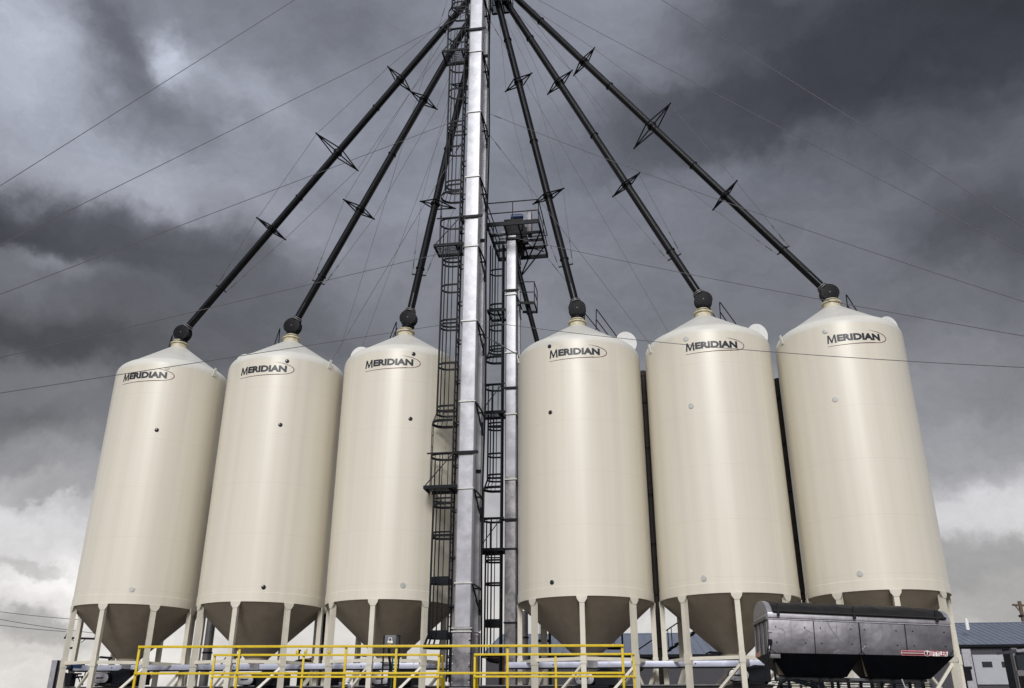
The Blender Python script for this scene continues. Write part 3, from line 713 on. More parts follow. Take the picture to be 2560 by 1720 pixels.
# ------------------------------------------------------------------ spouts to the silos
ELB = [(456.8, 834), (732, 817), (1021.5, 797), (1443, 773.6), (1758, 752), (2073, 734.6)]
TOPP = [(1150, 25), (1180, 40), (1192, 65), (1243, 0), (1262, 0), (1296, 0)]
BRK = [[((971, 168), (1027, 229)), ((791.8, 334.4), (893, 425)), ((644, 545.6), (711.8, 597.7))],
       [((1027, 229), (1090.7, 272)), ((861, 500), (933.4, 546.5))],
       [((1130, 211), (1178, 222)), ((1053.6, 503.6), (1135.7, 520.7))],
       [((1327.5, 184), (1265.4, 227.5)), ((1407, 472), (1335, 509))],
       [((1428.6, 177.5), (1370.7, 234)), ((1597, 434), (1534, 490))],
       [((1485, 121.4), (1435.7, 186.8)), ((1674, 260.7), (1586.8, 369)), ((1840.4, 454), (1784, 522.7))]]
SPL = ['outermost left black grain spout with three truss brackets, feeding the leftmost silo', 'black grain spout to the second silo from the left',
       'black grain spout passing behind the ladder cage to the third silo from the left', 'black grain spout nearest the tower on its right side',
       'black grain spout to the second silo from the right', 'outermost right black grain spout with three truss brackets, feeding the rightmost silo']
for i, (cx, cy, r) in enumerate(SILO):
    c = P(ELB[i][0], ELB[i][1], cy)
    horiz = Vector((c.x-DC.x, c.y-DC.y, 0)).normalized()
    tp = P(TOPP[i][0], TOPP[i][1], DC.y+horiz.y*.4+(.0 if i > 2 else .2))
    ax = (tp-c).normalized()
    # run the pipe up as far as the distributor
    Ltop = (ZD-.35-c.z)/ax.z; tp = c+ax*Ltop
    t = thing('grain_spout', SPL[i], 'spout', c, 'black spouts from the distributor to the silos')
    g = MB(); g.tube(c+ax*.30, tp, .165, 20); pipe = obj('pipe', g, MT['black'], t)
    g = MB(); g.beam(c+ax*1.2+Vector((0, -.17, 0)), tp+Vector((0, -.17, 0)), .03, .05); obj('stiffener', g, MT['dark'], pipe)
    side = Vector((ax.y, -ax.x, 0)).normalized()
    if side.y > 0: side = -side
    side = (side*.8+Vector((-.1, -1, 0))*.5).normalized(); side = (side-ax*side.dot(ax)*.6).normalized()
    # drum-shaped elbow box over the silo
    g = MB(); g.lathe(c-side*.17, [(.001, -.015), (.33, -.015), (.345, 0), (.365, .0), (.365, .03), (.345, .03), (.345, .31), (.365, .31), (.365, .34), (.33, .35), (.001, .35)], 36, axis=side)
    dr = obj('elbow_drum', g, MT['drum'], t)
    g = MB()
    for k in range(16):
        a_ = 2*math.pi*k/16; u_ = side.cross(EZ).normalized(); v_ = u_.cross(side)
        q = c+side*.185+(u_*math.cos(a_)+v_*math.sin(a_))*.30; g.tube(q, q+side*.012, .007, 6)
    g.tube(c+side*.18, c+side*.20, .022, 8); obj('bolt', g, MT['pipe'], dr)
    g = MB(); g.tube(Vector((c.x, c.y, c.z-.28)), Vector((cx, cy, ZN+.14)), .24, 20, r2=.20); g.tube(Vector((c.x, c.y, c.z-.38)), Vector((c.x, c.y, c.z-.43)), .27, 20)
    obj('drop_neck', g, MT['drum'], dr)
    g = MB(); g.tube(c+ax*.33, c+ax*.36, .25, 20); g.tube(c+ax*.41, c+ax*.44, .22, 20); obj('inlet_flange', g, MT['pipe'], dr)
    tips = [[], []]
    for (t1, t2) in BRK[i]:
        mx_, my_ = (t1[0]+t2[0])/2, (t1[1]+t2[1])/2
        # nearest point of the pipe axis to the mid ray
        d = ray(mx_, my_).normalized(); o_ = Vector((0, 0, CZ)); w0 = c-o_; b_ = ax.dot(d); s_ = (b_*d.dot(w0)-ax.dot(w0))/(1-b_*b_)
        O = c+ax*s_
        A, B = on_plane(*t1, O, ax), on_plane(*t2, O, ax)
        for Q in (A, B):
            if (Q-O).length > 1.9: Q[:] = O+(Q-O).normalized()*1.9
        tips[0].append(A); tips[1].append(B)
        td = (A-B).normalized(); cd = ax.cross(td).normalized(); ca = (A-B).length*.26
        C1, C2_ = O+cd*ca+ax*.05, O-cd*ca-ax*.05
        g = MB()
        for Q in (A, B):
            for K in (C1, C2_): g.tube(Q, K, .032, 6)
            g.tube(Q, O, .032, 6)
            dd_ = (Q-O).normalized(); g.tube(Q, Q+dd_*.08, .035, 6)
        g.tube(C1, C2_, .032, 6); g.tube(O-ax*.06, O+ax*.06, .215, 20)
        obj('truss_bracket', g, MT['dark'], t)
    g = MB(); Lp = (tp-c).length
    for s_ in ([.115, .36, .62, .86] if len(BRK[i]) == 3 else [.13, .47, .80]):
        g.tube(c+ax*Lp*s_, c+ax*(Lp*s_+.05), .20, 20)
    lug = c+ax*Lp*.115
    for sd_ in (-1, 1): g.beam(lug, lug+side.cross(ax).normalized()*.32*sd_, .05)
    obj('pipe_clamp', g, MT['dark'], t)
    for j in (0, 1):
        sgn = 1 if (tips[j][0]-c).cross(ax).dot(side) > 0 else -1
        e0 = lug+side.cross(ax).normalized()*.30*(1 if (tips[j][0]-c).dot(side.cross(ax)) > 0 else -1)
        pts = [e0]+tips[j][::-1]+[tp-ax*1.2]
        g = MB()
        for u_, v_ in zip(pts, pts[1:]): g.tube(u_, v_, .010, 5)
        d_ = (pts[1]-pts[0]).normalized(); g.tube(e0+d_*.3, e0+d_*.65, .028, 6); g.tube(e0+d_*1.0, e0+d_*1.15, .024, 6)
        obj('truss_cable', g, MT['wire'], t)

# ------------------------------------------------------------------ guy wires
def wire(a, b, lab, sag=.0, r=.0115, group='guy wires of the tall elevator', turn=True):
    n = 14; pts = [a.lerp(b, k/n)-EZ*sag*4*(k/n)*(1-k/n) for k in range(n+1)]
    g = MB(); g.path(pts, r, 5)
    o = obj('guy_wire', g, MT['wire'], None, label=lab, cat='guy wire', group=group, loc=tuple(a))
    if turn:
        d = (pts[1]-pts[0]).normalized(); g = MB(); g.tube(a+d*.5, a+d*.95, r*2.3, 6); obj('turnbuckle', g, MT['wire'], o)
AL = P(-1086, 1150, 17.5); AR = P(3160, 942, 18.7)
YT = 32.3
for py, lab in ((-293, 'guy wire highest in the picture, crossing the upper left corner'), (18, 'guy wire sloping left from the very top of the ladder cage'), (283, 'guy wire to the left crossing three black spouts'),
                (617, 'guy wire to the left passing just above the two left silos'), (803, 'lowest left guy wire, crossing the lettering of the leftmost silo')):
    px = 1200+(0 if py < 0 else -py*.045); wire(P(px, py, YT), AL, lab)
for (px, py), lab, sag in (((1200, -285), 'guy wire highest on the right, fading into the dark cloud', .0), ((1290, -30), 'guy wire leaving the tower top and running below the highest right one', .1), ((1221, 283), 'guy wire to the right crossing the outermost right spout at its lowest bracket', .35),
                ((1212, 578), 'guy wire to the right skimming the peak of the rightmost silo', .2), ((1205, 803), 'lowest right guy wire, crossing the faces of the three right silos', .35)):
    wire(P(px, py, YT+.6), AR, lab, sag)
wire(P(1224, 337, 33.2), P(1626, 862, 33.0), 'wire from mid tower down to the lug between the two silos right of the tower', group='thin stay wires to the silos')
wire(P(1226, 52, 33.6), P(1675, 838, 35), 'wire from the tower top dropping behind the second silo from the right', r=.009, group='thin stay wires to the silos')
wire(P(1165, 337, 32.5), P(828, 903, 34.5), 'wire from mid tower down to the lug on the second silo from the left', group='thin stay wires to the silos')
wire(P(1118, 0, 34), P(846, 885, 37), 'steep wire dropping behind the gap left of the third silo', r=.009, group='thin stay wires to the silos')
wire(P(1215, 30, 34), P(903, 872, 36), 'steep wire dropping behind the open hatch lid of the third silo', r=.009, group='thin stay wires to the silos')
wire(P(1366, 641, 37.6), P(1422, 712, 37.6), 'short wire from the corner of the head platform toward a spout', r=.009, group='thin stay wires to the silos')
wire(P(1212, 840, 32.5), P(1296, 888, 33.5), 'short chain wire crossing between the two elevators', r=.02, group='thin stay wires to the silos')
for Aq, lab in ((AL, 'steel anchor mast far left of the silos'), (AR, 'steel anchor mast far right of the silos')):
    g = MB(); g.tube(Vector((Aq.x, Aq.y, gz(Aq.x, Aq.y)-.1)), Aq+EZ*.3, .12, 16, r2=.08); obj('anchor_mast', g, MT['pipe'], None, label=lab, cat='mast', loc=(Aq.x, Aq.y, 0))

# ------------------------------------------------------------------ vertical pipes between the silos
for (a, b, ztop, lab) in ((0, 1, 9+CZ, 'grey vertical pipe behind the gap between the two leftmost silos'), (3, 4, 13.2+CZ, 'grey vertical pipe in the gap right of the silo beside the shorter elevator'), (4, 5, 12.8+CZ, 'dark vertical pipe in the gap between the two rightmost silos'), (1, 2, 11.6+CZ, 'added dark pipe that darkens the gap left of the third silo')):
    p = (Vector(SILO[a][:2]).to_3d()+Vector(SILO[b][:2]).to_3d())/2+E2*1.15; p.z = 0
    if b == 5: p = P(2011, 1480, 33.6); p.z = 0
    if b == 2: p = P(817, 1480, 36.0); p.z = 0  # pipe added here only to darken the gap against the sky
    g = MB(); g.tube(p, p+EZ*ztop, .17, 20); t_ = obj('vertical_pipe', g, MT['pipeb' if a else 'pipe'], None, label=lab, cat='pipe', group='vertical pipes behind the silos', loc=tuple(p))
    z = 2.2
    while z < ztop: g = MB(); g.tube(p+EZ*z, p+EZ*(z+.05), .20, 20); z += 1.9; obj('pipe_flange', g, MT['dark'], t_)
    g = MB()
    if a == 3: g.lathe(p+EZ*ztop, [(.2, -.1), (.2, .05), (.12, .16), (.001, .2)], 20); obj('pipe_cap', g, MT['pipeb'], t_)
p = P(1310, 1560, 35.6); p.z = 0; g = MB(); g.tube(p, p+EZ*(3.9+CZ), .16, 20)
t_ = obj('vertical_pipe', g, MT['pipe'], None, label='dark grey vertical pipe just right of the shorter elevator, under the silo', cat='pipe', group='vertical pipes behind the silos', loc=tuple(p))
for z in (1.2, 2.9, 4.6): g = MB(); g.tube(p+EZ*z, p+EZ*(z+.05), .19, 20); obj('pipe_flange', g, MT['dark'], t_)

# ------------------------------------------------------------------ conveyors under the hoppers
def rowpt(px, off=0.0, py=1668):
    """plan point on the hopper line (shifted off towards the camera) seen at px"""
    d = ray(px, py); a = Vector((SILO[0][0], SILO[0][1])); b = Vector((SILO[5][0], SILO[5][1])); n = Vector((E2.x, E2.y))
    o = a-n*off; t = o.dot(n)/(d.x*n.x+d.y*n.y); return Vector((d.x*t, d.y*t, 0))
for (x0, x1, lab) in ((190, 1131, 'long silver conveyor under the three left silos'), (1272, 2036, 'long silver conveyor under the three right silos')):
    a, b = rowpt(x0, .3), rowpt(x1, .3); z = 1.80+CZ
    t = thing('drag_conveyor', lab, 'conveyor', a, 'silver conveyors under the hoppers')
    g = MB(); g.box((a+b)/2+EZ*z, (b-a)/2, E2*.17, EZ*.095); tr = obj('trough', g, MT['conv'], t, bevel=.006)
    g = MB(); g.box((a+b)/2+EZ*(z-.115), (b-a)/2, E2*.19, EZ*.018); obj('bottom_rail', g, MT['dark'], t)
    Lc = (b-a).length; u_ = (b-a).normalized(); k = 1.1; g = MB()
    while k < Lc: g.box(a+u_*k-E2*.003+EZ*z, u_*.010, E2*.178, EZ*.11); k += 2.45
    obj('joint_flange', g, MT['flange'], t)
    k = 1.6
    while k < Lc-.3:
        g = MB(); g.tube(a+u_*k-E2*.17+EZ*z, a+u_*k-E2*.185+EZ*z, .022, 8); obj('port', g, MT['dark'], tr); k += 4.9
    for (cx, cy, r) in SILO:
        q = Vector((cx, cy, 0)); s_ = (q-a).dot(u_)
        if 0 < s_ < Lc:
            g = MB(); g.box(a+u_*(s_+.25)+EZ*(z+.02), u_*.18, E2*.2, EZ*.13); obj('inlet', g, MT['galvd'], t)
for (x0, x1, lab) in ((168, 1150, 'grey steel beam low under the left silos'), (1180, 2000, 'grey steel beam low under the right silos')):
    a, b = rowpt(x0, .9), rowpt(x1, .9); z = 1.0+CZ
    g = MB(); g.box((a+b)/2+EZ*(z+.10), (b-a)/2, E2*.22, EZ*.016); g.box((a+b)/2+EZ*(z-.1), (b-a)/2, E2*.05, EZ*.18); g.box((a+b)/2+EZ*(z-.3), (b-a)/2, E2*.2, EZ*.016)
    n_ = 7
    for k in range(n_): q = a.lerp(b, (k+.5)/n_); g.box(q+EZ*(z-.3)/2, E1*.08, E2*.08, EZ*(z-.3)/2)
    obj('steel_beam', g, MT['pipe'], None, label=lab, cat='beam', group='low steel beams under the silos', loc=tuple(a))
# oval-ended gate drives standing on the beams
GD = [(251, 1695, 'leftmost oval-faced discharge drive, clear of the yellow rail'), (612, 1699, 'oval-faced discharge drive behind the left end of the inner yellow rail'), (951, 1697, 'oval-faced discharge drive behind the control cabinet stand'),
      (1461, 1697, 'oval-faced discharge drive under the silo right of the elevators'), (1847, 1688, 'oval-faced discharge drive left of the aluminium tender')]
for (px, py, lab) in GD:
    q = rowpt(px, 1.55, py); c = P(px, py, q.y)
    t = thing('discharge_drive', lab, 'machine drive', c, 'discharge drives under the silos')
    hw, hh = .33, .185
    def oval(s, k=1.0, dy=0.0): 
        o_ = []
        for j in range(20):
            a_ = 2*math.pi*j/20; x = (hw-hh)*(1 if math.cos(a_) > 0 else -1)+hh*math.cos(a_)*k; o_.append(c+E1*x+EZ*(hh*math.sin(a_)*k)+E2*dy)
        return o_
    g = MB(); g.prism(oval(0, .93, -.03), E2*.05); pl_ = obj('oval_cover', g, MT['alul'], t, bevel=.008)
    g = MB(); g.prism(oval(0, 1.08, .022), E2*.35); g.box(c+E1*.62+E2*.9+EZ*.03, E1*.42, E2*.7, EZ*.22); g.box(c+E1*.3-EZ*.24+E2*.5, E1*.5, E2*.5, EZ*.03)
    g.prism([c+E1*.2+E2*.4+EZ*.2, c+E1*.55+E2*.4+EZ*.34, c+E1*1.1+E2*.4+EZ*.3, c+E1*.95+E2*.4-EZ*.25, c+E1*.2+E2*.4-EZ*.25], E2*1.0)
    obj('housing', g, MT['dark'], t)
    g = MB(); g.prism([c+E1*-.14-E2*.034+EZ*.03, c+E1*-.17-E2*.034-EZ*.03, c+E1*.09-E2*.034-EZ*.025, c+E1*.17-E2*.034+EZ*.04, c+E1*.03-E2*.034+EZ*.02], E2*.004); obj('nameplate_mark', g, MT['navy'], pl_)
# drive end of the left conveyor
q = rowpt(178, .3, 1664); c = P(178, 1664, q.y-.1)
t = thing('conveyor_drive', 'dark blue motor and black gearbox at the left end of the silver conveyor', 'motor', c)
g = MB(); g.tube(c-E1*.25, c+E1*.12, .15, 16); g.tube(c+E1*.12, c+E1*.2, .12, 16); g.box(c+E1*.35+EZ*.03, E1*.14, E2*.12, EZ*.12); obj('motor', g, MT['blue'], t)
g = MB(); g.box(c-EZ*.3+E1*.05, E1*.42, E2*.06, EZ*.03); g.box(c-EZ*.6+E1*.0, E1*.2, E2*.15, EZ*.28); g.box(c-EZ*.18+E1*.5, E1*.55, E2*.05, EZ*.025); g.beam(c-EZ*.5-E1*.1, c-EZ*2.8-E1*.1, .3)
g.path([c+E1*.3-EZ*.3, c+E1*.5-EZ*.6, c+E1*.62-EZ*.55, c+E1*.65-EZ*.2], .02); g.path([c-E1*.3-EZ*.25, c+E1*.3-EZ*.42, c+E1*.55-EZ*.40, c+E1*.6-EZ*.7], .045); obj('gearbox_frame', g, MT['dark'], t)
a = P(142, 1651, 35.9); g = MB(); g.box(Vector((a.x, a.y, a.z/2)), E1*.11, E2*.12, EZ*a.z/2); t = obj('sheet_metal_column', g, MT['alul'], None, label='narrow silver sheet metal column at the far left, beside the leftmost leg', cat='column', loc=(a.x, a.y, 0))
g = MB(); g.beam(Vector((a.x, a.y, 0))+E1*.15-E2*.1, Vector((a.x, a.y, a.z))+E1*.15-E2*.1, .05); obj('edge_angle', g, MT['dark'], t)
# blue motor right of the rightmost silo
c = P(2394, 1641, 33.5); t = thing('conveyor_drive', 'dark blue motor beside the last leg of the rightmost silo', 'motor', c)
g = MB(); g.tube(c-EZ*.18, c+EZ*.14, .15, 16); g.tube(c+EZ*.14, c+EZ*.19, .12, 16); obj('motor', g, MT['blue'], t)
g = MB(); g.box(c-EZ*.4, E1*.35, E2*.2, EZ*.05); g.box(c-EZ*.62+E1*.1, E1*.2, E2*.2, EZ*.2); g.beam(c-EZ*.5, c-EZ*3.4, .25); obj('bracket', g, MT['dark'], t)

# ------------------------------------------------------------------ yellow guard rails on the loading platform
def rail(lab, x0, x1, y0, y1, D0, D1, posts, drop, midk, group, r=.024):
    a, b = P(x0, y0, D0), P(x1, y1, D1); zt = (a.z+b.z)/2; a.z = b.z = zt
    t = thing('guard_rail', lab, 'railing', (a.x, a.y, zt-1.07), group)
    g = MB(); g.beam(a, b, .05, .05); obj('top_rail', g, MT['yellow'], t, bevel=.006)
    g = MB(); g.beam(a-EZ*midk, b-EZ*midk, .045, .045); obj('mid_rail', g, MT['yellow'], t, bevel=.006)
    for px in posts:
        # intersection with the rail line
        d = ray(px, (y0+y1)/2); n = Vector((-(b-a).y, (b-a).x, 0)); k = a.dot(n)/(d.x*n.x+d.y*n.y); q = Vector((d.x*k, d.y*k, zt))
        g = MB(); g.beam(q+Vector((0, .045, -.0)), q+Vector((0, .045, -1.07)), .05, .05, up=(0, 1, 0)); obj('post', g, MT['yellow'], t, bevel=.006)
    return a, b, zt
railA = rail('outer yellow guard rail, the longer and taller one', 346, 1559, 1619, 1612, 20.0, 19.3, [348, 599, 865, 991, 1269, 1556], 0, .535, 'yellow guard rails')
railB = rail('inner yellow guard rail, lower left section ending left of the tall elevator', 534, 1099, 1637, 1637.5, 22.9, 22.6, [536, 759, 1097], 0, .50, 'yellow guard rails')
railC = rail('inner yellow guard rail, lower right section starting at the tall elevator', 1185, 1586, 1637.5, 1634, 22.6, 22.3, [1187, 1389, 1584], 0, .50, 'yellow guard rails')
zd = railA[2]-1.07
g = MB(); a, b = railA[0], railA[1]; c_, d_ = railB[0], railC[1]
g.add([Vector((a.x-.1, a.y-.1, zd-.12)), Vector((b.x+.1, b.y-.1, zd-.12)), Vector((d_.x+.1, d_.y+.15, zd-.12)), Vector((a.x-.1, c_.y+.15, zd-.12)),
       Vector((a.x-.1, a.y-.1, zd-.01)), Vector((b.x+.1, b.y-.1, zd-.01)), Vector((d_.x+.1, d_.y+.15, zd-.01)), Vector((a.x-.1, c_.y+.15, zd-.01))],
      [(0, 3, 2, 1), (4, 5, 6, 7), (0, 1, 5, 4), (1, 2, 6, 5), (2, 3, 7, 6), (3, 0, 4, 7)])
t = obj('loading_platform', g, MT['pipe'], None, label='raised steel platform carrying the yellow guard rails', cat='platform', loc=(a.x, a.y, 0))
for x in (-7.4, -4.6, -1.5, 1.3):
    for y in (20.0, 22.4):
        g = MB(); g.beam((x, y, 0), (x, y, zd-.13), .15); obj('support_post', g, MT['pipe'], t)
for (x, lab) in ((1105, 'left yellow stair handrail running down behind the gap'), (1190, 'right yellow stair handrail running down behind the gap')):
    a = P(x, 1638, 22.7); a.z = railC[2]; g = MB(); g.beam(a+EZ*-.02, a+Vector((.05, 1.4, -1.5)), .045); g.beam(a-EZ*.5, a+Vector((.05, 1.4, -2.0)), .045)
    g.beam(a+Vector((.05, 1.4, -1.5)), a+Vector((.05, 1.4, -2.6)), .045)
    obj('stair_handrail', g, MT['yellow'], None, label=lab, cat='handrail', group='yellow stair handrails', loc=tuple(a))
for (x, lab) in ((746, 'leftmost yellow hook hanging under the outer top rail'), (767, 'middle yellow hook hanging under the outer top rail'), (826, 'rightmost yellow hook hanging under the outer top rail')):
    a = P(x, 1622, 19.7); g = MB(); g.beam(a, a-EZ*.11-E1*.0, .02, .02); g.beam(a-EZ*.11, a-EZ*.04-E1*.05, .02, .025); t = obj('rail_hook', g, MT['yellow'], None, label=lab, cat='hook', group='yellow hooks on the rail', loc=tuple(a))
    g = MB(); g.prism([a-EZ*.04-E1*.055, a-EZ*.055-E1*.035, a-EZ*.11-E1*.02, a-EZ*.10-E1*.045], E2*.02); obj('rubber_tip', g, MT['dark'], t)

# ------------------------------------------------------------------ control cabinet on its stand
c = P(976, 1604, 23.4); t = thing('control_cabinet', 'grey control cabinet on a black stand behind the yellow rail', 'control box', (c.x, c.y, 0))
X, Yv = Vector((1, 0, 0)), Vector((0, 1, 0))
g = MB(); g.box(c+Yv*.08, X*.145, Yv*.08, EZ*.155); cb = obj('cabinet', g, MT['grey'], t, bevel=.01)
g = MB(); g.box(c+X*.0-Yv*.004-EZ*.0, X*.118, Yv*.006, EZ*.14); obj('door', g, MT['grey'], cb, bevel=.004)
g = MB(); g.box(c-X*.005-Yv*.014-EZ*.01, X*.065, Yv*.003, EZ*.028)
for s_ in (-1, 1): g.box(c-X*.005+X*s_*.036-Yv*.014+EZ*.05, X*.008, Yv*.003, EZ*.032)
g.box(c-X*.005-Yv*.014+EZ*.088, X*.044, Yv*.003, EZ*.008); obj('padlock_sign', g, MT['white'], cb)
g = MB(); g.lathe(c-X*.005-Yv*.013+EZ*.045, [(.001, .006), (.03, .006), (.03, 0)], 16, axis=(0, -1, 0)); obj('keyway_disc', g, MT['navy'], cb)
g = MB(); g.box(c-X*.025-Yv*.018-EZ*.022, X*.032, Yv*.002, EZ*.010); obj('yellow_strip', g, MT['yellow'], cb)
g = MB(); g.lathe(c-X*.012-Yv*.013-EZ*.085, [(.001, .008), (.03, .008), (.03, 0)], 16, axis=(0, -1, 0)); bo = obj('button_ring', g, MT['caty'], cb)
g = MB(); g.lathe(c-X*.012-Yv*.02-EZ*.085, [(.001, .02), (.017, .018), (.02, 0)], 16, axis=(0, -1, 0)); obj('stop_button', g, MT['redb'], cb)
g = MB()
for s_ in (-.175, .215): g.beam(Vector((c.x+s_, c.y+.12, .0)), Vector((c.x+s_, c.y+.12, c.z+.15)), .035)
g.beam(c+X*-.18+Yv*.12+EZ*.15, c+X*.24+Yv*.12+EZ*.15, .035)
g.beam(c+X*-.18+Yv*.12-EZ*.55, c+X*.24+Yv*.12-EZ*.55, .03); obj('stand', g, MT['dark'], t)
g = MB(); g.path([c-X*.04-EZ*.155, c-X*.03-EZ*.35, c+X*.02-EZ*.55, c+X*.0-EZ*.85, c-X*.03-EZ*1.3], .02); g.path([c-X*.01-EZ*.155, c+X*.01-EZ*.4, c+X*.05-EZ*.6, c+X*.03-EZ*.9, c-EZ*1.3], .022)
obj('cable', g, MT['dark'], t)
g = MB(); g.tube(c+X*.07-EZ*.3+Yv*.1, c+X*.05-EZ*1.3+Yv*.1, .02, 8); obj('green_conduit', g, mat('green_conduit_paint', (.03, .09, .06), .5), t)
c = P(854, 1712, 20.2); t = thing('valve_box', 'small grey valve box with silver elbow on the outer rail post', 'valve', c)
g = MB(); g.box(c, X*.055, Yv*.05, EZ*.055); obj('box', g, MT['grey'], t, bevel=.008)
g = MB(); g.path([c+X*.06, c+X*.12+EZ*.02, c+X*.17-EZ*.02, c+X*.17-EZ*.12], .035, 10); g.tube(c+X*.10+EZ*.045, c+X*.16+EZ*.06, .02); obj('elbow', g, MT['alul'], t)

# ------------------------------------------------------------------ things behind the silos
# stairs behind the second silo from the right
t = thing('staircase', 'black steel staircase behind the second silo from the right', 'stairs', P(1665, 1640, 39.5))
for dy in (0, .9):
    a, b = P(1662, 1634, 39.5), P(1790, 1546, 39.5); a += Yv*dy; b += Yv*dy
    dd_ = (b-a).normalized(); g = MB(); g.beam(a-dd_*3, b, .06, .17, up=(0, 1, 0)); obj('stringer', g, MT['dark'], t)
    g = MB(); g.beam(a-dd_*2+EZ*.85, b+EZ*.85, .04, .04, up=(0, 1, 0))
    k = 0.4
    while k < 3: g.beam(a+dd_*k, a+dd_*k+EZ*.85, .035); k += .9
    obj('handrail', g, MT['dark'], t)
g = MB(); k = -2.8
while k < (b-a).length: g.box(a+dd_*k-Yv*.45+EZ*.02, X*.12, Yv*.43, EZ*.015); k += .3
obj('tread', g, MT['dark'], t)
# caged ladders behind the silo right of the elevators
for (px, y0, y1, Yd, lab) in ((1376, 1545, 1700, 38, 'black caged ladder seen left of the hopper beside the elevators'), (1558, 1540, 1650, 38, 'black caged ladder seen right of the hopper beside the elevators')):
    a = P(px, y1, Yd); b = P(px, y0, Yd); Cq = Vector((a.x, a.y, 0)); t = thing('caged_ladder', lab, 'ladder', (a.x, a.y, 0), 'caged ladders behind the silos')
    ladder(t, Cq, .27, .3, b.z+1); g = MB()
    for z in (a.z+.45, (a.z+b.z)/2+.3, b.z): cage_hoop(g, Cq, .7, .33, z, .06)
    for q in hoop_pts(Cq, .7, .33): g.tube(q+EZ*(a.z+.45), q+EZ*(b.z+1), .011, 5)
    obj('safety_cage', g, MT['dark'], t)
c = P(1262, 1643, 38); t = thing('crossbar', 'rusty orange crossbar with yellow clamps at the foot of the shorter elevator', 'bar', c)
g = MB(); g.box(c, X*.52, Yv*.08, EZ*.05); g.box(c-X*.2+EZ*.03, X*.3, Yv*.06, EZ*.06); g.beam(c-X*.05, Vector((c.x-.05, c.y, 0)), .12); obj('bar', g, MT['rusty'], t)
for s_ in (-.75, -.03, .35):
    g = MB(); g.lathe(c+X*s_, [(.001, -.07), (.06, -.07), (.06, .07), (.001, .07)], 14, axis=(1, 0, 0)); obj('clamp', g, MT['yellow'], t)
g = MB(); g.path([c-X*.75, c-X*.6-EZ*.15, c-X*.3-EZ*.2, c-X*.05-EZ*.1], .06); obj('hose', g, MT['dark'], t)

# machine parked behind the second and third silos
c = P(795, 1690, 52); t = thing('wheel_loader', 'black and yellow machine parked behind the legs of the third silo', 'loader', (c.x, c.y, 0))
def PB(x0, x1, y0, y1, Y, d, nm, mtl, bev=.05):
    a_, b_ = P(x0, y1, Y), P(x1, y0, Y); g = MB(); g.abox(a_.x, b_.x, Y, Y+d, a_.z, b_.z); return obj(nm, g, MT[mtl], t, bevel=bev)
a_ = P(736, 1660, 52); g = MB()
prof = [(733, 1668), (736, 1652), (748, 1648), (760, 1647), (772, 1646), (778, 1644), (785, 1644), (791, 1647), (800, 1648), (830, 1650), (832, 1668)]
g.prism([P(x, y, 52) for x, y in prof], Yv*2.4); obj('cab_roof', g, MT['dark'], t)
PB(738, 815, 1667, 1735, 52.1, 2.2, 'cab', 'dark')
PB(772, 782, 1694, 1711, 51.98, .1, 'side_panel', 'caty', .02); PB(767, 781, 1647.5, 1649.5, 51.97, .1, 'roof_trim', 'caty', 0)
PB(768, 780, 1655, 1661, 51.95, .1, 'work_light', 'caty', .01); PB(783, 800, 1692, 1712, 51.97, .1, 'door_panel', 'wood', .02)
PB(818, 850, 1652, 1735, 52.3, 2.0, 'body', 'dark'); PB(890, 940, 1672, 1735, 52.3, 2.0, 'engine_hood', 'dark')
g = MB(); a_ = P(747, 1648, 52.3); g.tube(a_, a_+EZ*.42, .04); g.tube(a_+EZ*.42, a_+EZ*.5, .09); obj('exhaust_stack', g, MT['dark'], t)
zc = P(790, 1735, 52).z
for x in (745, 800, 860, 920):
    q = P(x, 1735, 52); g = MB(); g.lathe(Vector((q.x, 51.6, .75)), [(.001, 0), (.35, .02), (.75, 0), (.75, .5), (.001, .5)], 24, axis=(0, 1, 0)); obj('wheel', g, MT['tyre'], t)
g = MB(); q0, q1 = P(735, 1735, 52.3), P(940, 1735, 52.3); g.abox(q0.x, q1.x, 52.4, 54, .5, zc+.05); obj('chassis', g, MT['dark'], t)

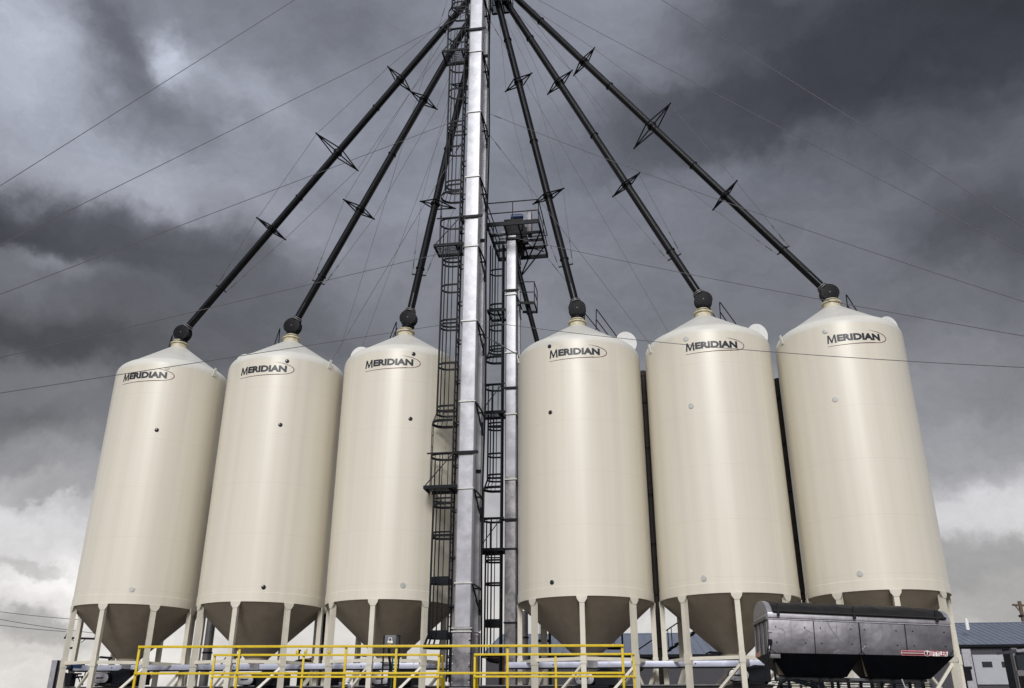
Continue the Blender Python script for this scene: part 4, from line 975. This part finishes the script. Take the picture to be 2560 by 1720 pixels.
def shed(name, lab, x0, x1, ye0, ye1, yr0, yr1, Ye, Yr, extra=None):
    """long shed: eave at picture rows ye (depth Ye), ridge at rows yr (depth Yr)"""
    e0, e1, r0, r1 = P(x0, ye0, Ye), P(x1, ye1, Ye*.97), P(x0, yr0, Yr), P(x1, yr1, Yr*.97)
    ze = (e0.z+e1.z)/2; zr = (r0.z+r1.z)/2
    u_ = Vector((e1.x-e0.x, e1.y-e0.y, 0)); Lb = u_.length; u_.normalize(); v_ = Vector((-u_.y, u_.x, 0)); dep = (Yr-Ye)
    B0 = Vector((e0.x, e0.y, 0)); t = thing(name, lab, 'building', (B0.x, B0.y, 0))
    gzb = -.5
    g = MB(); g.box(B0+u_*Lb/2+v_*dep+EZ*((ze-.12+gzb)/2), u_*(Lb/2-.3), v_*(dep-.3), EZ*((ze-.12-gzb)/2)); obj('wall', g, MT['wallsh'], t)
    g = MB(); k = .4
    while k < Lb-.4: g.box(B0+u_*k+v_*.29+EZ*((ze-.2+gzb)/2), u_*.03, v_*.02, EZ*((ze-.2-gzb)/2)); k += .3
    obj('wall_rib', g, MT['wallsh'], t)
    g = MB()
    for sgn in (0, 1):
        a_ = B0+v_*(dep*2 if sgn else 0)+EZ*ze; b_ = B0+v_*dep+EZ*zr; nn = EZ*.12
        g.add([a_, a_+u_*Lb, b_+u_*Lb, b_, a_-nn, a_+u_*Lb-nn, b_+u_*Lb-nn, b_-nn], [(0, 1, 2, 3), (7, 6, 5, 4), (0, 4, 5, 1), (1, 5, 6, 2), (2, 6, 7, 3), (3, 7, 4, 0)])
    for k_ in (0, 1):
        o_ = B0+u_*(.3+(Lb-.6)*k_); g.add([o_+v_*.3+EZ*(ze-.15), o_+v_*(2*dep-.3)+EZ*(ze-.15), o_+v_*dep+EZ*(zr-.2)], [(0, 1, 2)])
    rf = obj('roof', g, MT['roofblue'], t)
    g = MB(); k = .1; sl_ = (EZ*(zr-ze)+v_*dep)
    while k < Lb: a_ = B0+u_*k+EZ*(ze+.02); g.beam(a_, a_+sl_, .05, .045); k += .62
    obj('roof_seam', g, MT['roofblue'], rf)
    g = MB(); g.beam(B0+v_*dep+EZ*(zr+.03), B0+v_*dep+u_*Lb+EZ*(zr+.03), .4, .06); obj('ridge_cap', g, MT['roofblue'], rf)
    g = MB(); g.beam(B0-v_*.02+EZ*(ze-.12), B0-v_*.02+u_*Lb+EZ*(ze-.12), .12, .22); obj('eave_fascia', g, MT['dark'], rf)
    return t, B0, u_, v_, ze, zr, Lb
shed('storage_shed', 'long dark shed with blue-grey roof seen behind the middle silos', 1204, 1840, 1640, 1632, 1587, 1583, 74, 86)
tb, B0, u_, v_, ze, zr, Lb = shed('workshop_building', 'dark workshop with blue-grey roof and white overhead door at the right edge', 2290, 2760, 1616, 1604, 1565, 1552, 86, 98)
def onwall(px, py, off=.2):
    return on_plane(px, py, B0+v_*off, v_)
a, b = onwall(2430, 1637), onwall(2524, 1711); zt_, zb_ = a.z, b.z; pa, pb = Vector((a.x, a.y, 0)), Vector((b.x, b.y, 0))
g = MB(); g.box((pa+pb)/2+EZ*(zt_+zb_)/2, (pb-pa)/2, v_*.04, EZ*(zt_-zb_)/2); dr = obj('overhead_door', g, mat('grey_white_door_paint', (.40, .41, .44), .5, 0, .06, .8), tb)
g = MB()
for s_ in (.17,): g.box((pa+pb)/2-v_*.045+EZ*(zt_+(zb_-zt_)*s_), (pb-pa)/2, v_*.006, EZ*.012)
obj('panel_joint', g, MT['alul'], dr)
for (x0, x1) in ((2454, 2482), (2503, 2531)):
    p0, p1 = onwall(x0, 1654, .14), onwall(x1, 1668, .14); g = MB(); q0, q1 = Vector((p0.x, p0.y, 0)), Vector((p1.x, p1.y, 0))
    g.box((q0+q1)/2+EZ*(p0.z+p1.z)/2, (q1-q0)/2, v_*.02, EZ*(p0.z-p1.z)/2); obj('door_window', g, MT['pane'], dr)
g = MB()
for px in (2412,):
    p0 = onwall(px, 1623, -.3); g.box(Vector((p0.x, p0.y, p0.z/2)), u_*.38, v_*.25, EZ*p0.z/2)
obj('pilaster', g, MT['alul'], tb)
p0 = P(2418, 1564, 89); g = MB(); g.tube(p0-EZ*.4, p0+EZ*.65, .17, 14); obj('roof_vent', g, MT['white'], tb)
# posts and a parked cab right of the door
for (x, w_, mtl, lab) in ((2513, .16, 'dark', 'black post in front of the white overhead door'), (2532, .14, 'pipe', 'grey post right of the black post by the overhead door')):
    a = P(x, 1622, 70); g = MB(); g.box(Vector((a.x, a.y, a.z/2)), X*w_*1.2, Yv*w_, EZ*a.z/2); g.box(a, X*w_*1.5, Yv*w_*1.3, EZ*.05)
    obj('steel_post', g, MT[mtl], None, label=lab, cat='post', loc=(a.x, a.y, 0))
t = thing('parked_truck', 'dark truck cab with pale roof visor cut by the right edge', 'truck', P(2580, 1735, 60))
a_, b_ = P(2546, 1700, 62.3), P(2640, 1618, 60); a_.z = P(2541, 1745, 60).z; g = MB(); g.abox(a_.x, b_.x, 60, 62.3, a_.z-.8, b_.z-.35); obj('cab', g, MT['dark'], t, bevel=.1)
g = MB(); q = P(2540, 1624, 59.7); g.prism([q, q+X*3.0+EZ*.35, q+X*3.0+EZ*.15, q-EZ*.16+X*.05], Yv*2.6); obj('visor', g, MT['alul'], t)
g = MB(); q0, q1 = P(2547, 1676, 59.97), P(2600, 1632, 59.97); g.abox(q0.x, q1.x, 59.95, 60.02, q0.z, q1.z); obj('window', g, MT['pane'], t)
g = MB(); q0, q1 = P(2543, 1690, 59.95), P(2600, 1676, 59.95); g.abox(q0.x, q1.x, 59.8, 60.0, q0.z, q1.z); obj('bumper', g, MT['pipe'], t)
g = MB()
for x in (.6, 2.2): g.lathe(Vector((a_.x+x, 60.2, 1.0)), [(.001, 0), (.5, 0), (.5, .4), (.001, .4)], 20, axis=(0, 1, 0))
g.abox(a_.x+.2, a_.x+2.8, 60.4, 62, .9, a_.z-.7); obj('wheel', g, MT['tyre'], t)

# utility poles and the far power lines
t = thing('utility_pole', 'wooden utility pole with crossarm at the right edge above the workshop roof', 'utility pole', (P(2552, 1700, 105).x, 105, 0))
a, b = P(2548, 1503, 105), P(2570, 1700, 105); g = MB(); g.tube(Vector((a.x, a.y, 2)), a, .26, 12, r2=.2); obj('pole', g, MT['wood'], t)
g = MB(); q = P(2548, 1513, 105); g.beam(q-X*.9+Yv*-.3, q+X*.9+Yv*.3, .2, .2); g.beam(q-X*.5, q-EZ*.8, .1); obj('crossarm', g, MT['wood'], t)
g = MB(); g.box(q-EZ*1.2, X*.25, Yv*.2, EZ*.12); obj('bracket', g, MT['dark'], t)
t = thing('utility_pole', 'thin distant utility pole with crossarm seen between the leftmost silo legs', 'utility pole', (P(184, 1660, 70).x, 70, 0))
a = P(184, 1540, 70); g = MB(); g.tube(Vector((a.x, a.y, 0)), Vector((a.x, a.y, P(184, 1592, 70).z)), .10, 8); obj('pole', g, MT['wood'], t)
g = MB(); q0, q1 = P(161, 1594.5, 70), P(238, 1597, 70); g.beam(q0, q1, .14, .14); c = P(199, 1608, 70)
g.beam(P(178, 1597, 70), P(190, 1606, 70), .04); g.beam(P(214, 1598, 70), P(202, 1607, 70), .04); obj('crossarm', g, MT['dark'], t)
g = MB(); ins = [P(164, 1594, 70), P(237, 1596, 70)]
for q in ins: g.tube(q, q+Vector((.12, 0, .55)), .06)
obj('insulator', g, MT['dark'], t)
g = MB(); q = P(180, 1620, 70); g.box(q, X*.3, Yv*.12, EZ*.07); obj('lamp_arm', g, MT['dark'], t)
for (p0, p1, lab) in (((-300, 1478), (245, 1552), 'uppermost of the three far power lines at the lower left'), ((-300, 1480), (238, 1583), 'middle of the three far power lines at the lower left'), ((-300, 1505), (165, 1579), 'lowest of the three far power lines at the lower left')):
    a_, b_ = P(*p0, 66), P(*p1, 70); g = MB(); n_ = 12; g.path([a_.lerp(b_, k/n_)-EZ*.5*4*(k/n_)*(1-k/n_)*.6 for k in range(n_+1)], .022, 5)
    obj('power_line', g, MT['wire'], None, label=lab, cat='power line', group='far power lines', loc=tuple(b_))

# ------------------------------------------------------------------ aluminium tender on its truck
tl, tr_ = P(1919, 1530, 23.0), P(2374, 1549, 22.75); bl, br = P(1925, 1632, 23.0), P(2386, 1641, 22.75)
T = thing('tender_box', 'dented aluminium hopper box under a black tarp, lower right', 'hopper trailer', ((bl.x+br.x)/2, 24, 0))
ub = (br-bl); Lb = ub.length; ub.normalize(); nb = Vector((-ub.y, ub.x, 0)).normalized(); wb = ub.cross(-nb).normalized()
if wb.z < 0: wb = -wb
W_, H_ = 1.75, (tl-bl).length
def TP(s, h, d=0.0):        # s along 0..1, h up 0..1 (0 = bottom), d depth in metres
    return bl.lerp(br, s)+(tl.lerp(tr_, s)-bl.lerp(br, s))*h+nb*d
def hexa(p): 
    g = MB(); g.add(p, [(0, 1, 2, 3), (7, 6, 5, 4), (0, 4, 5, 1), (1, 5, 6, 2), (2, 6, 7, 3), (3, 7, 4, 0)]); return g
def TB(s0, s1, h0, h1, d0, d1): return hexa([TP(s0, h0, d0), TP(s1, h0, d0), TP(s1, h1, d0), TP(s0, h1, d0), TP(s0, h0, d1), TP(s1, h0, d1), TP(s1, h1, d1), TP(s0, h1, d1)])
body = obj('box_body', TB(0, 1, 0, .84, 0, W_), MT['alu'], T, bevel=.012)
obj('top_rail', TB(-.002, 1.002, .865, 1.0, -.02, W_+.02), MT['alul'], T, bevel=.008)
obj('rail_shadow_gap', TB(.002, .998, .835, .868, .015, W_-.015), MT['dark'], T)
for s_, wd in ((.25, .0022), (.5, .0030), (.75, .0022)):
    obj('side_post', TB(s_-wd, s_+wd, .0 if s_ != .5 else .08, .84, -.012, .01), MT['dark'], T)
for s_ in (.125, .375, .625, .875): obj('sheet_seam', TB(s_-.0008, s_+.0008, 0, .835, -.004, .01), MT['pipe'], body)
g = MB(); g.beam(TP(.5, .085, -.012), TP(.482, 0, -.012), .012, .012); g.beam(TP(.5, .085, -.012), TP(.518, 0, -.012), .012, .012); g.beam(TP(.5, .085, -.012), TP(.5, 0, -.012), .010, .010); obj('corner_brace', g, MT['dark'], body)
g = MB(); g.beam(TP(.0, .12, -.01), TP(.03, 0, -.01), .012, .012); obj('corner_brace', g, MT['dark'], body)
g = MB(); g.beam(TP(1., .16, -.01), TP(.97, 0, -.01), .012, .012); obj('corner_brace', g, MT['dark'], body)
g = MB()
for s_ in (.04, .20, .287, .453, .527, .70, .79, .96):
    for h_ in (.645, .26): q = TP(s_, h_); g.lathe(q, [(.016, 0), (.016, .01), (.008, .018), (.001, .018)], 10, axis=-nb)
obj('bolt', g, MT['dark'], body)
g = MB(); g.beam(TP(0, .84, -.014), TP(1, .84, -.014), .014, .022); obj('drip_edge', g, MT['alul'], body)
def crease(pts, w_, nm='crease'):
    out = [Vector((*p, 0)) for p in pts]
    for _ in range(3):
        q = [out[0]]
        for u_, v_ in zip(out, out[1:]): q += [u_*.75+v_*.25, u_*.25+v_*.75]
        out = q+[out[-1]]
    g = MB(); n_ = len(out); g.path([TP(p.x, p.y, -.001) for p in out], w_, 5); obj(nm, g, MT['alul'], body)
crease([(.325, .83), (.345, .62), (.375, .42), (.415, .2)], .009)
crease([(.055, .62), (.085, .58), (.09, .42), (.065, .28), (.055, .26)], .007); crease([(.05, .5), (.062, .38), (.07, .28)], .006)
crease([(.20, .62), (.215, .56), (.245, .50)], .007); crease([(.205, .58), (.215, .45), (.218, .32)], .006)
crease([(.283, .80), (.272, .74), (.277, .66), (.292, .68), (.292, .77), (.283, .80)], .007); crease([(.462, .80), (.45, .72), (.466, .66), (.476, .74), (.462, .80)], .006)
crease([(.515, .78), (.508, .70), (.527, .66), (.535, .74)], .006); crease([(.505, .12), (.523, .20), (.53, .27)], .012); crease([(.35, .02), (.37, .10), (.42, .05)], .006)
obj('latch_plate', TB(-.004, .016, .50, .56, -.03, .01), MT['alul'], body)
obj('corner_post', TB(-.003, .002, 0, .84, -.008, .2), MT['pipe'], body)
# arched end caps and the tarp over its bows
def arch(s, top, d0=.0, d1=W_, n=14, lift=0.0):
    return [TP(s, 1.0, d0+(d1-d0)*k/n)+EZ*(math.sin(math.pi*k/n)**.5*top+lift) for k in range(n+1)]
def archsolid(s0, s1, top, mtl, nm, lift=0.0):
    g = MB(); A = arch(s0, top, lift=lift); B = arch(s1, top, lift=lift); n_ = len(A)
    g.add(A+B, [tuple(range(n_))[::-1], tuple(range(n_, 2*n_))]+[(k, k+1, n_+k+1, n_+k) for k in range(n_-1)]+[(0, n_, 2*n_-1, n_-1)])
    return obj(nm, g, MT[mtl], T)
archsolid(-.003, .028, .36, 'alul', 'end_cap'); archsolid(.965, 1.003, .30, 'alul', 'end_cap')
g = MB(); SS = [.026+.95*k/40 for k in range(41)]; n_ = 15; vs = []
for k, s_ in enumerate(SS):
    ph = (s_-.026)/.95*5; sag = .035*abs(math.sin(math.pi*ph))**.8
    top = .375-sag-.09*max(0, (s_-.85)/.15)**2+.006*math.sin(k*2.1)
    for j, q in enumerate(arch(s_, top, -.035, W_+.035, n_-1)):
        vs.append(q+EZ*(.012*math.sin(j*1.9+k*.7)))
g.add(vs, [(k*n_+j, k*n_+j+1, (k+1)*n_+j+1, (k+1)*n_+j) for k in range(40) for j in range(n_-1)])
tarp = obj('tarp', g, MT['tarp'], T, sharp=60)
g = MB(); g.tube(TP(.028, 1.03, -.05), TP(.975, 1.02, -.05), .035, 10); obj('tarp_roll', g, MT['tarp'], tarp)
for s_ in (.055, .475, .925):
    g = MB(); g.prism([TP(s_-.006, 1.22, -.02), TP(s_+.006, 1.22, -.02), TP(s_+.008, .90, -.07), TP(s_-.008, .90, -.07)], nb*-.03); obj('tarp_strap', g, MT['dark'], tarp)
# patches and ribs on the left end wall
g = MB()
for d in (.12, .6, 1.1, 1.6): g.beam(TP(-.004, 0, d), TP(-.004, .86, d), .03, .05)
g.beam(TP(-.006, .86, 0), TP(-.006, .86, W_), .05, .07); obj('end_rib', g, MT['pipe'], T)
obj('reflector', TB(-.009, -.005, -.02, .10, 1.1, 1.6), MT['copper'], T)
# hopper below the box
hz = .50
h0, h1 = TP(.09, 0, .55)-EZ*hz, TP(.87, 0, .55)-EZ*hz
def hop(s0, s1, t0, t1):
    A = [TP(s0, 0, .01)-EZ*.001, TP(s1, 0, .01)-EZ*.001, TP(s1, 0, W_-.01)-EZ*.001, TP(s0, 0, W_-.01)-EZ*.001]
    B = [TP(t0, 0, .55)-EZ*hz, TP(t1, 0, .55)-EZ*hz, TP(t1, 0, 1.2)-EZ*hz, TP(t0, 0, 1.2)-EZ*hz]
    g = MB(); g.add(A+B, [(0, 1, 2, 3), (7, 6, 5, 4), (0, 4, 5, 1), (1, 5, 6, 2), (2, 6, 7, 3), (3, 7, 4, 0)]); return g
obj('hopper_bay', hop(.0, .5, .10, .44), MT['dark'], T); obj('hopper_bay', hop(.5, 1.0, .56, .90), MT['dark'], T)
g = MB(); g.box(TP(.49, 0, 1.1)-EZ*(hz+.04), ub*Lb*.40, nb*.42, EZ*.03); obj('hopper_sill', g, MT['grey'], T)
for s_ in (.02, .5):
    g = MB(); g.prism([TP(s_, 0, .12)-EZ*.01, TP(s_+.04, 0, .12)-EZ*.01, TP(s_+.09, 0, .6)-EZ*(hz-.02), TP(s_+.045, 0, .6)-EZ*(hz-.02)], nb*-.03); obj('hopper_brace', g, MT['hopper'], T)
g = MB(); g.box(TP(.03, 0, .1)-EZ*.07, ub*.12, nb*.08, EZ*.05); obj('side_lamp_box', g, MT['pipe'], T, bevel=.01)
# decal
def decal(poly, m_, nm, off, par):
    g = MB(); g.prism([TP(s, h, -.0135-off) for s, h in poly], nb*-.001); return obj(nm, g, MT[m_], par)
s0, s1 = .711, .967; ha, hb_ = -.0, .135
dk = decal([(s0+.006, ha), (s1-.05, ha), (s1-.05, hb_), (s0+.006, hb_), (s0, (ha+hb_)/2)], 'pink', 'decal', 0, body)
decal([(s0+.01, .012), (.845, .012), (.845, .055), (s0+.006, .055)], 'maroon', 'stripe', .002, dk); decal([(s0+.006, .075), (.845, .075), (.845, .108), (s0+.01, .108)], 'maroon', 'stripe', .002, dk)
decal([(s0+.004, .058), (.845, .058), (.845, .070), (s0+.004, .070)], 'white', 'stripe', .003, dk)
cc = (.854, .065); asp = (tl-bl).length/Lb
decal([(cc[0]+.0165*math.cos(a*math.pi/9), cc[1]+.0165/asp*math.sin(a*math.pi/9)) for a in range(18)], 'white', 'badge_rim', .004, dk)
decal([(cc[0]+.014*math.cos(a*math.pi/9), cc[1]+.014/asp*math.sin(a*math.pi/9)) for a in range(18)], 'maroon', 'badge', .006, dk)
decal([(.869, .05), (.888, .05), (.888, .095), (.869, .095)], 'white', 'dash', .004, dk); decal([(.870, .062), (.888, .062), (.888, .085), (.870, .085)], 'maroon', 'dash', .006, dk)
def flat_text(body_, size, s_, h_, off, m_, nm, bold, par, xs=1.0, shear=.25):
    vs, fs = text_mesh(body_, size, bold, shear, xs, cut=0)
    base = TP(s_, h_, -.0135-off); hu = (tl-bl).normalized(); g = MB(); g.add([base+ub*x+hu*y for x, y in vs], fs); obj(nm, g, MT[m_], par)
flat_text('T', .11, .846, .035, .008, 'white', 'badge_letter', .004, dk)
decal([(.883, -.004), (.962, -.004), (.966, .125), (.889, .125)], 'white', 'lettering_panel', .004, dk); flat_text('TYLER', .165, .887, .006, .009, 'red', 'lettering', .004, dk, .70, .12)
# chassis, hydraulic hoses, side ladder, wheels
g = MB()
for d in (.65, 1.55): g.box(TP(.47, 0, d)-EZ*(hz+.42), ub*Lb*.50, nb*.05, EZ*.12)
for s_ in (.12, .3, .36, .45, .58, .7, .86):
    for d in (.65, 1.55): g.beam(TP(s_, 0, d)-EZ*(hz+.02), TP(s_, 0, d)-EZ*(hz+.35), .07)
for hh_ in (.12, .17, .23): g.tube(TP(.02, 0, .55)-EZ*(hz+hh_), TP(.9, 0, .55)-EZ*(hz+hh_), .014, 6)
g.box(TP(.2, 0, .5)-EZ*(hz+.45), ub*.85, nb*.1, EZ*.09)
obj('chassis', g, MT['dark'], T)
g = MB(); g.tube(TP(.03, 0, .3)-EZ*.62, TP(.03, 0, .3)-EZ*.15, .03); q = TP(.05, 0, .25)-EZ*.9
for k in range(4):
    pts = [q+ub*(-.15+.02*k), q+ub*(.0)+EZ*(.22+.05*k), q+ub*(.35+.05*k)+EZ*(.33-.04*k), q+ub*(.75+.1*k)+EZ*(.25-.06*k), q+ub*(1.2)+EZ*(.22-.05*k)]
    # smooth it
    out = []
    for j in range(len(pts)-1):
        for f_ in (0, .33, .66): out.append(pts[j].lerp(pts[j+1], f_))
    for _ in range(2): out = [out[0]]+[(out[j-1]+out[j]*2+out[j+1])/4 for j in range(1, len(out)-1)]+[out[-1]]
    g.path(out, .02, 6)
g.path([q+EZ*-.1+ub*.35, q+ub*.9+EZ*.0, q+ub*1.6+EZ*-.02, q+ub*2.4+EZ*.02, q+ub*4.0-EZ*.1], .05, 8)
obj('hydraulic_hose', g, MT['black'], T)
g = MB()
top = TP(-.005, .24, -.06)
for dx in (0, .055):
    for dz in (0,): g.beam(top+ub*dx, top+ub*(dx-.36)-EZ*1.2-nb*.05, .022, .022)
for k in range(12): f_ = (k+.5)/12; q0 = top.lerp(top-ub*.36-EZ*1.2-nb*.05, f_); g.beam(q0, q0+ub*.055, .015, .02)
g.box(top+ub*.03+EZ*.03, ub*.05, nb*.03, EZ*.05); obj('side_ladder', g, MT['dark'], T)
g = MB(); g.box(TP(-.005, .17, -.045), ub*.012, nb*.01, EZ*.15); obj('white_tube', g, MT['white'], T)
g = MB(); g.tube(TP(.72, 0, .3)-EZ*.53, TP(.75, 0, .25)-EZ*1.1, .02); obj('strut', g, MT['alul'], T)
for s_ in (.05, .62, .88):
    for d in (-.05, 1.85):
        q = TP(s_, 0, d); g = MB(); g.lathe(Vector((q.x, q.y, .55)), [(.001, .02), (.28, .05), (.33, 0), (.55, .02), (.56, .3), (.30, .35), (.001, .33)], 28, axis=tuple(nb)); obj('wheel', g, MT['tyre'], T)
g = MB(); 
for d in (.65, 1.55): g.box(TP(.45, 0, d)*1.0+EZ*(1.05-TP(.45, 0, d).z), ub*Lb*.62, nb*.05, EZ*.14)
for s_ in (.1, .4, .8):
    for d in (.65, 1.55): q = TP(s_, 0, d); g.beam((q.x, q.y, 1.0), (q.x, q.y, q.z-hz-.4), .1)
obj('truck_frame', g, MT['dark'], T)
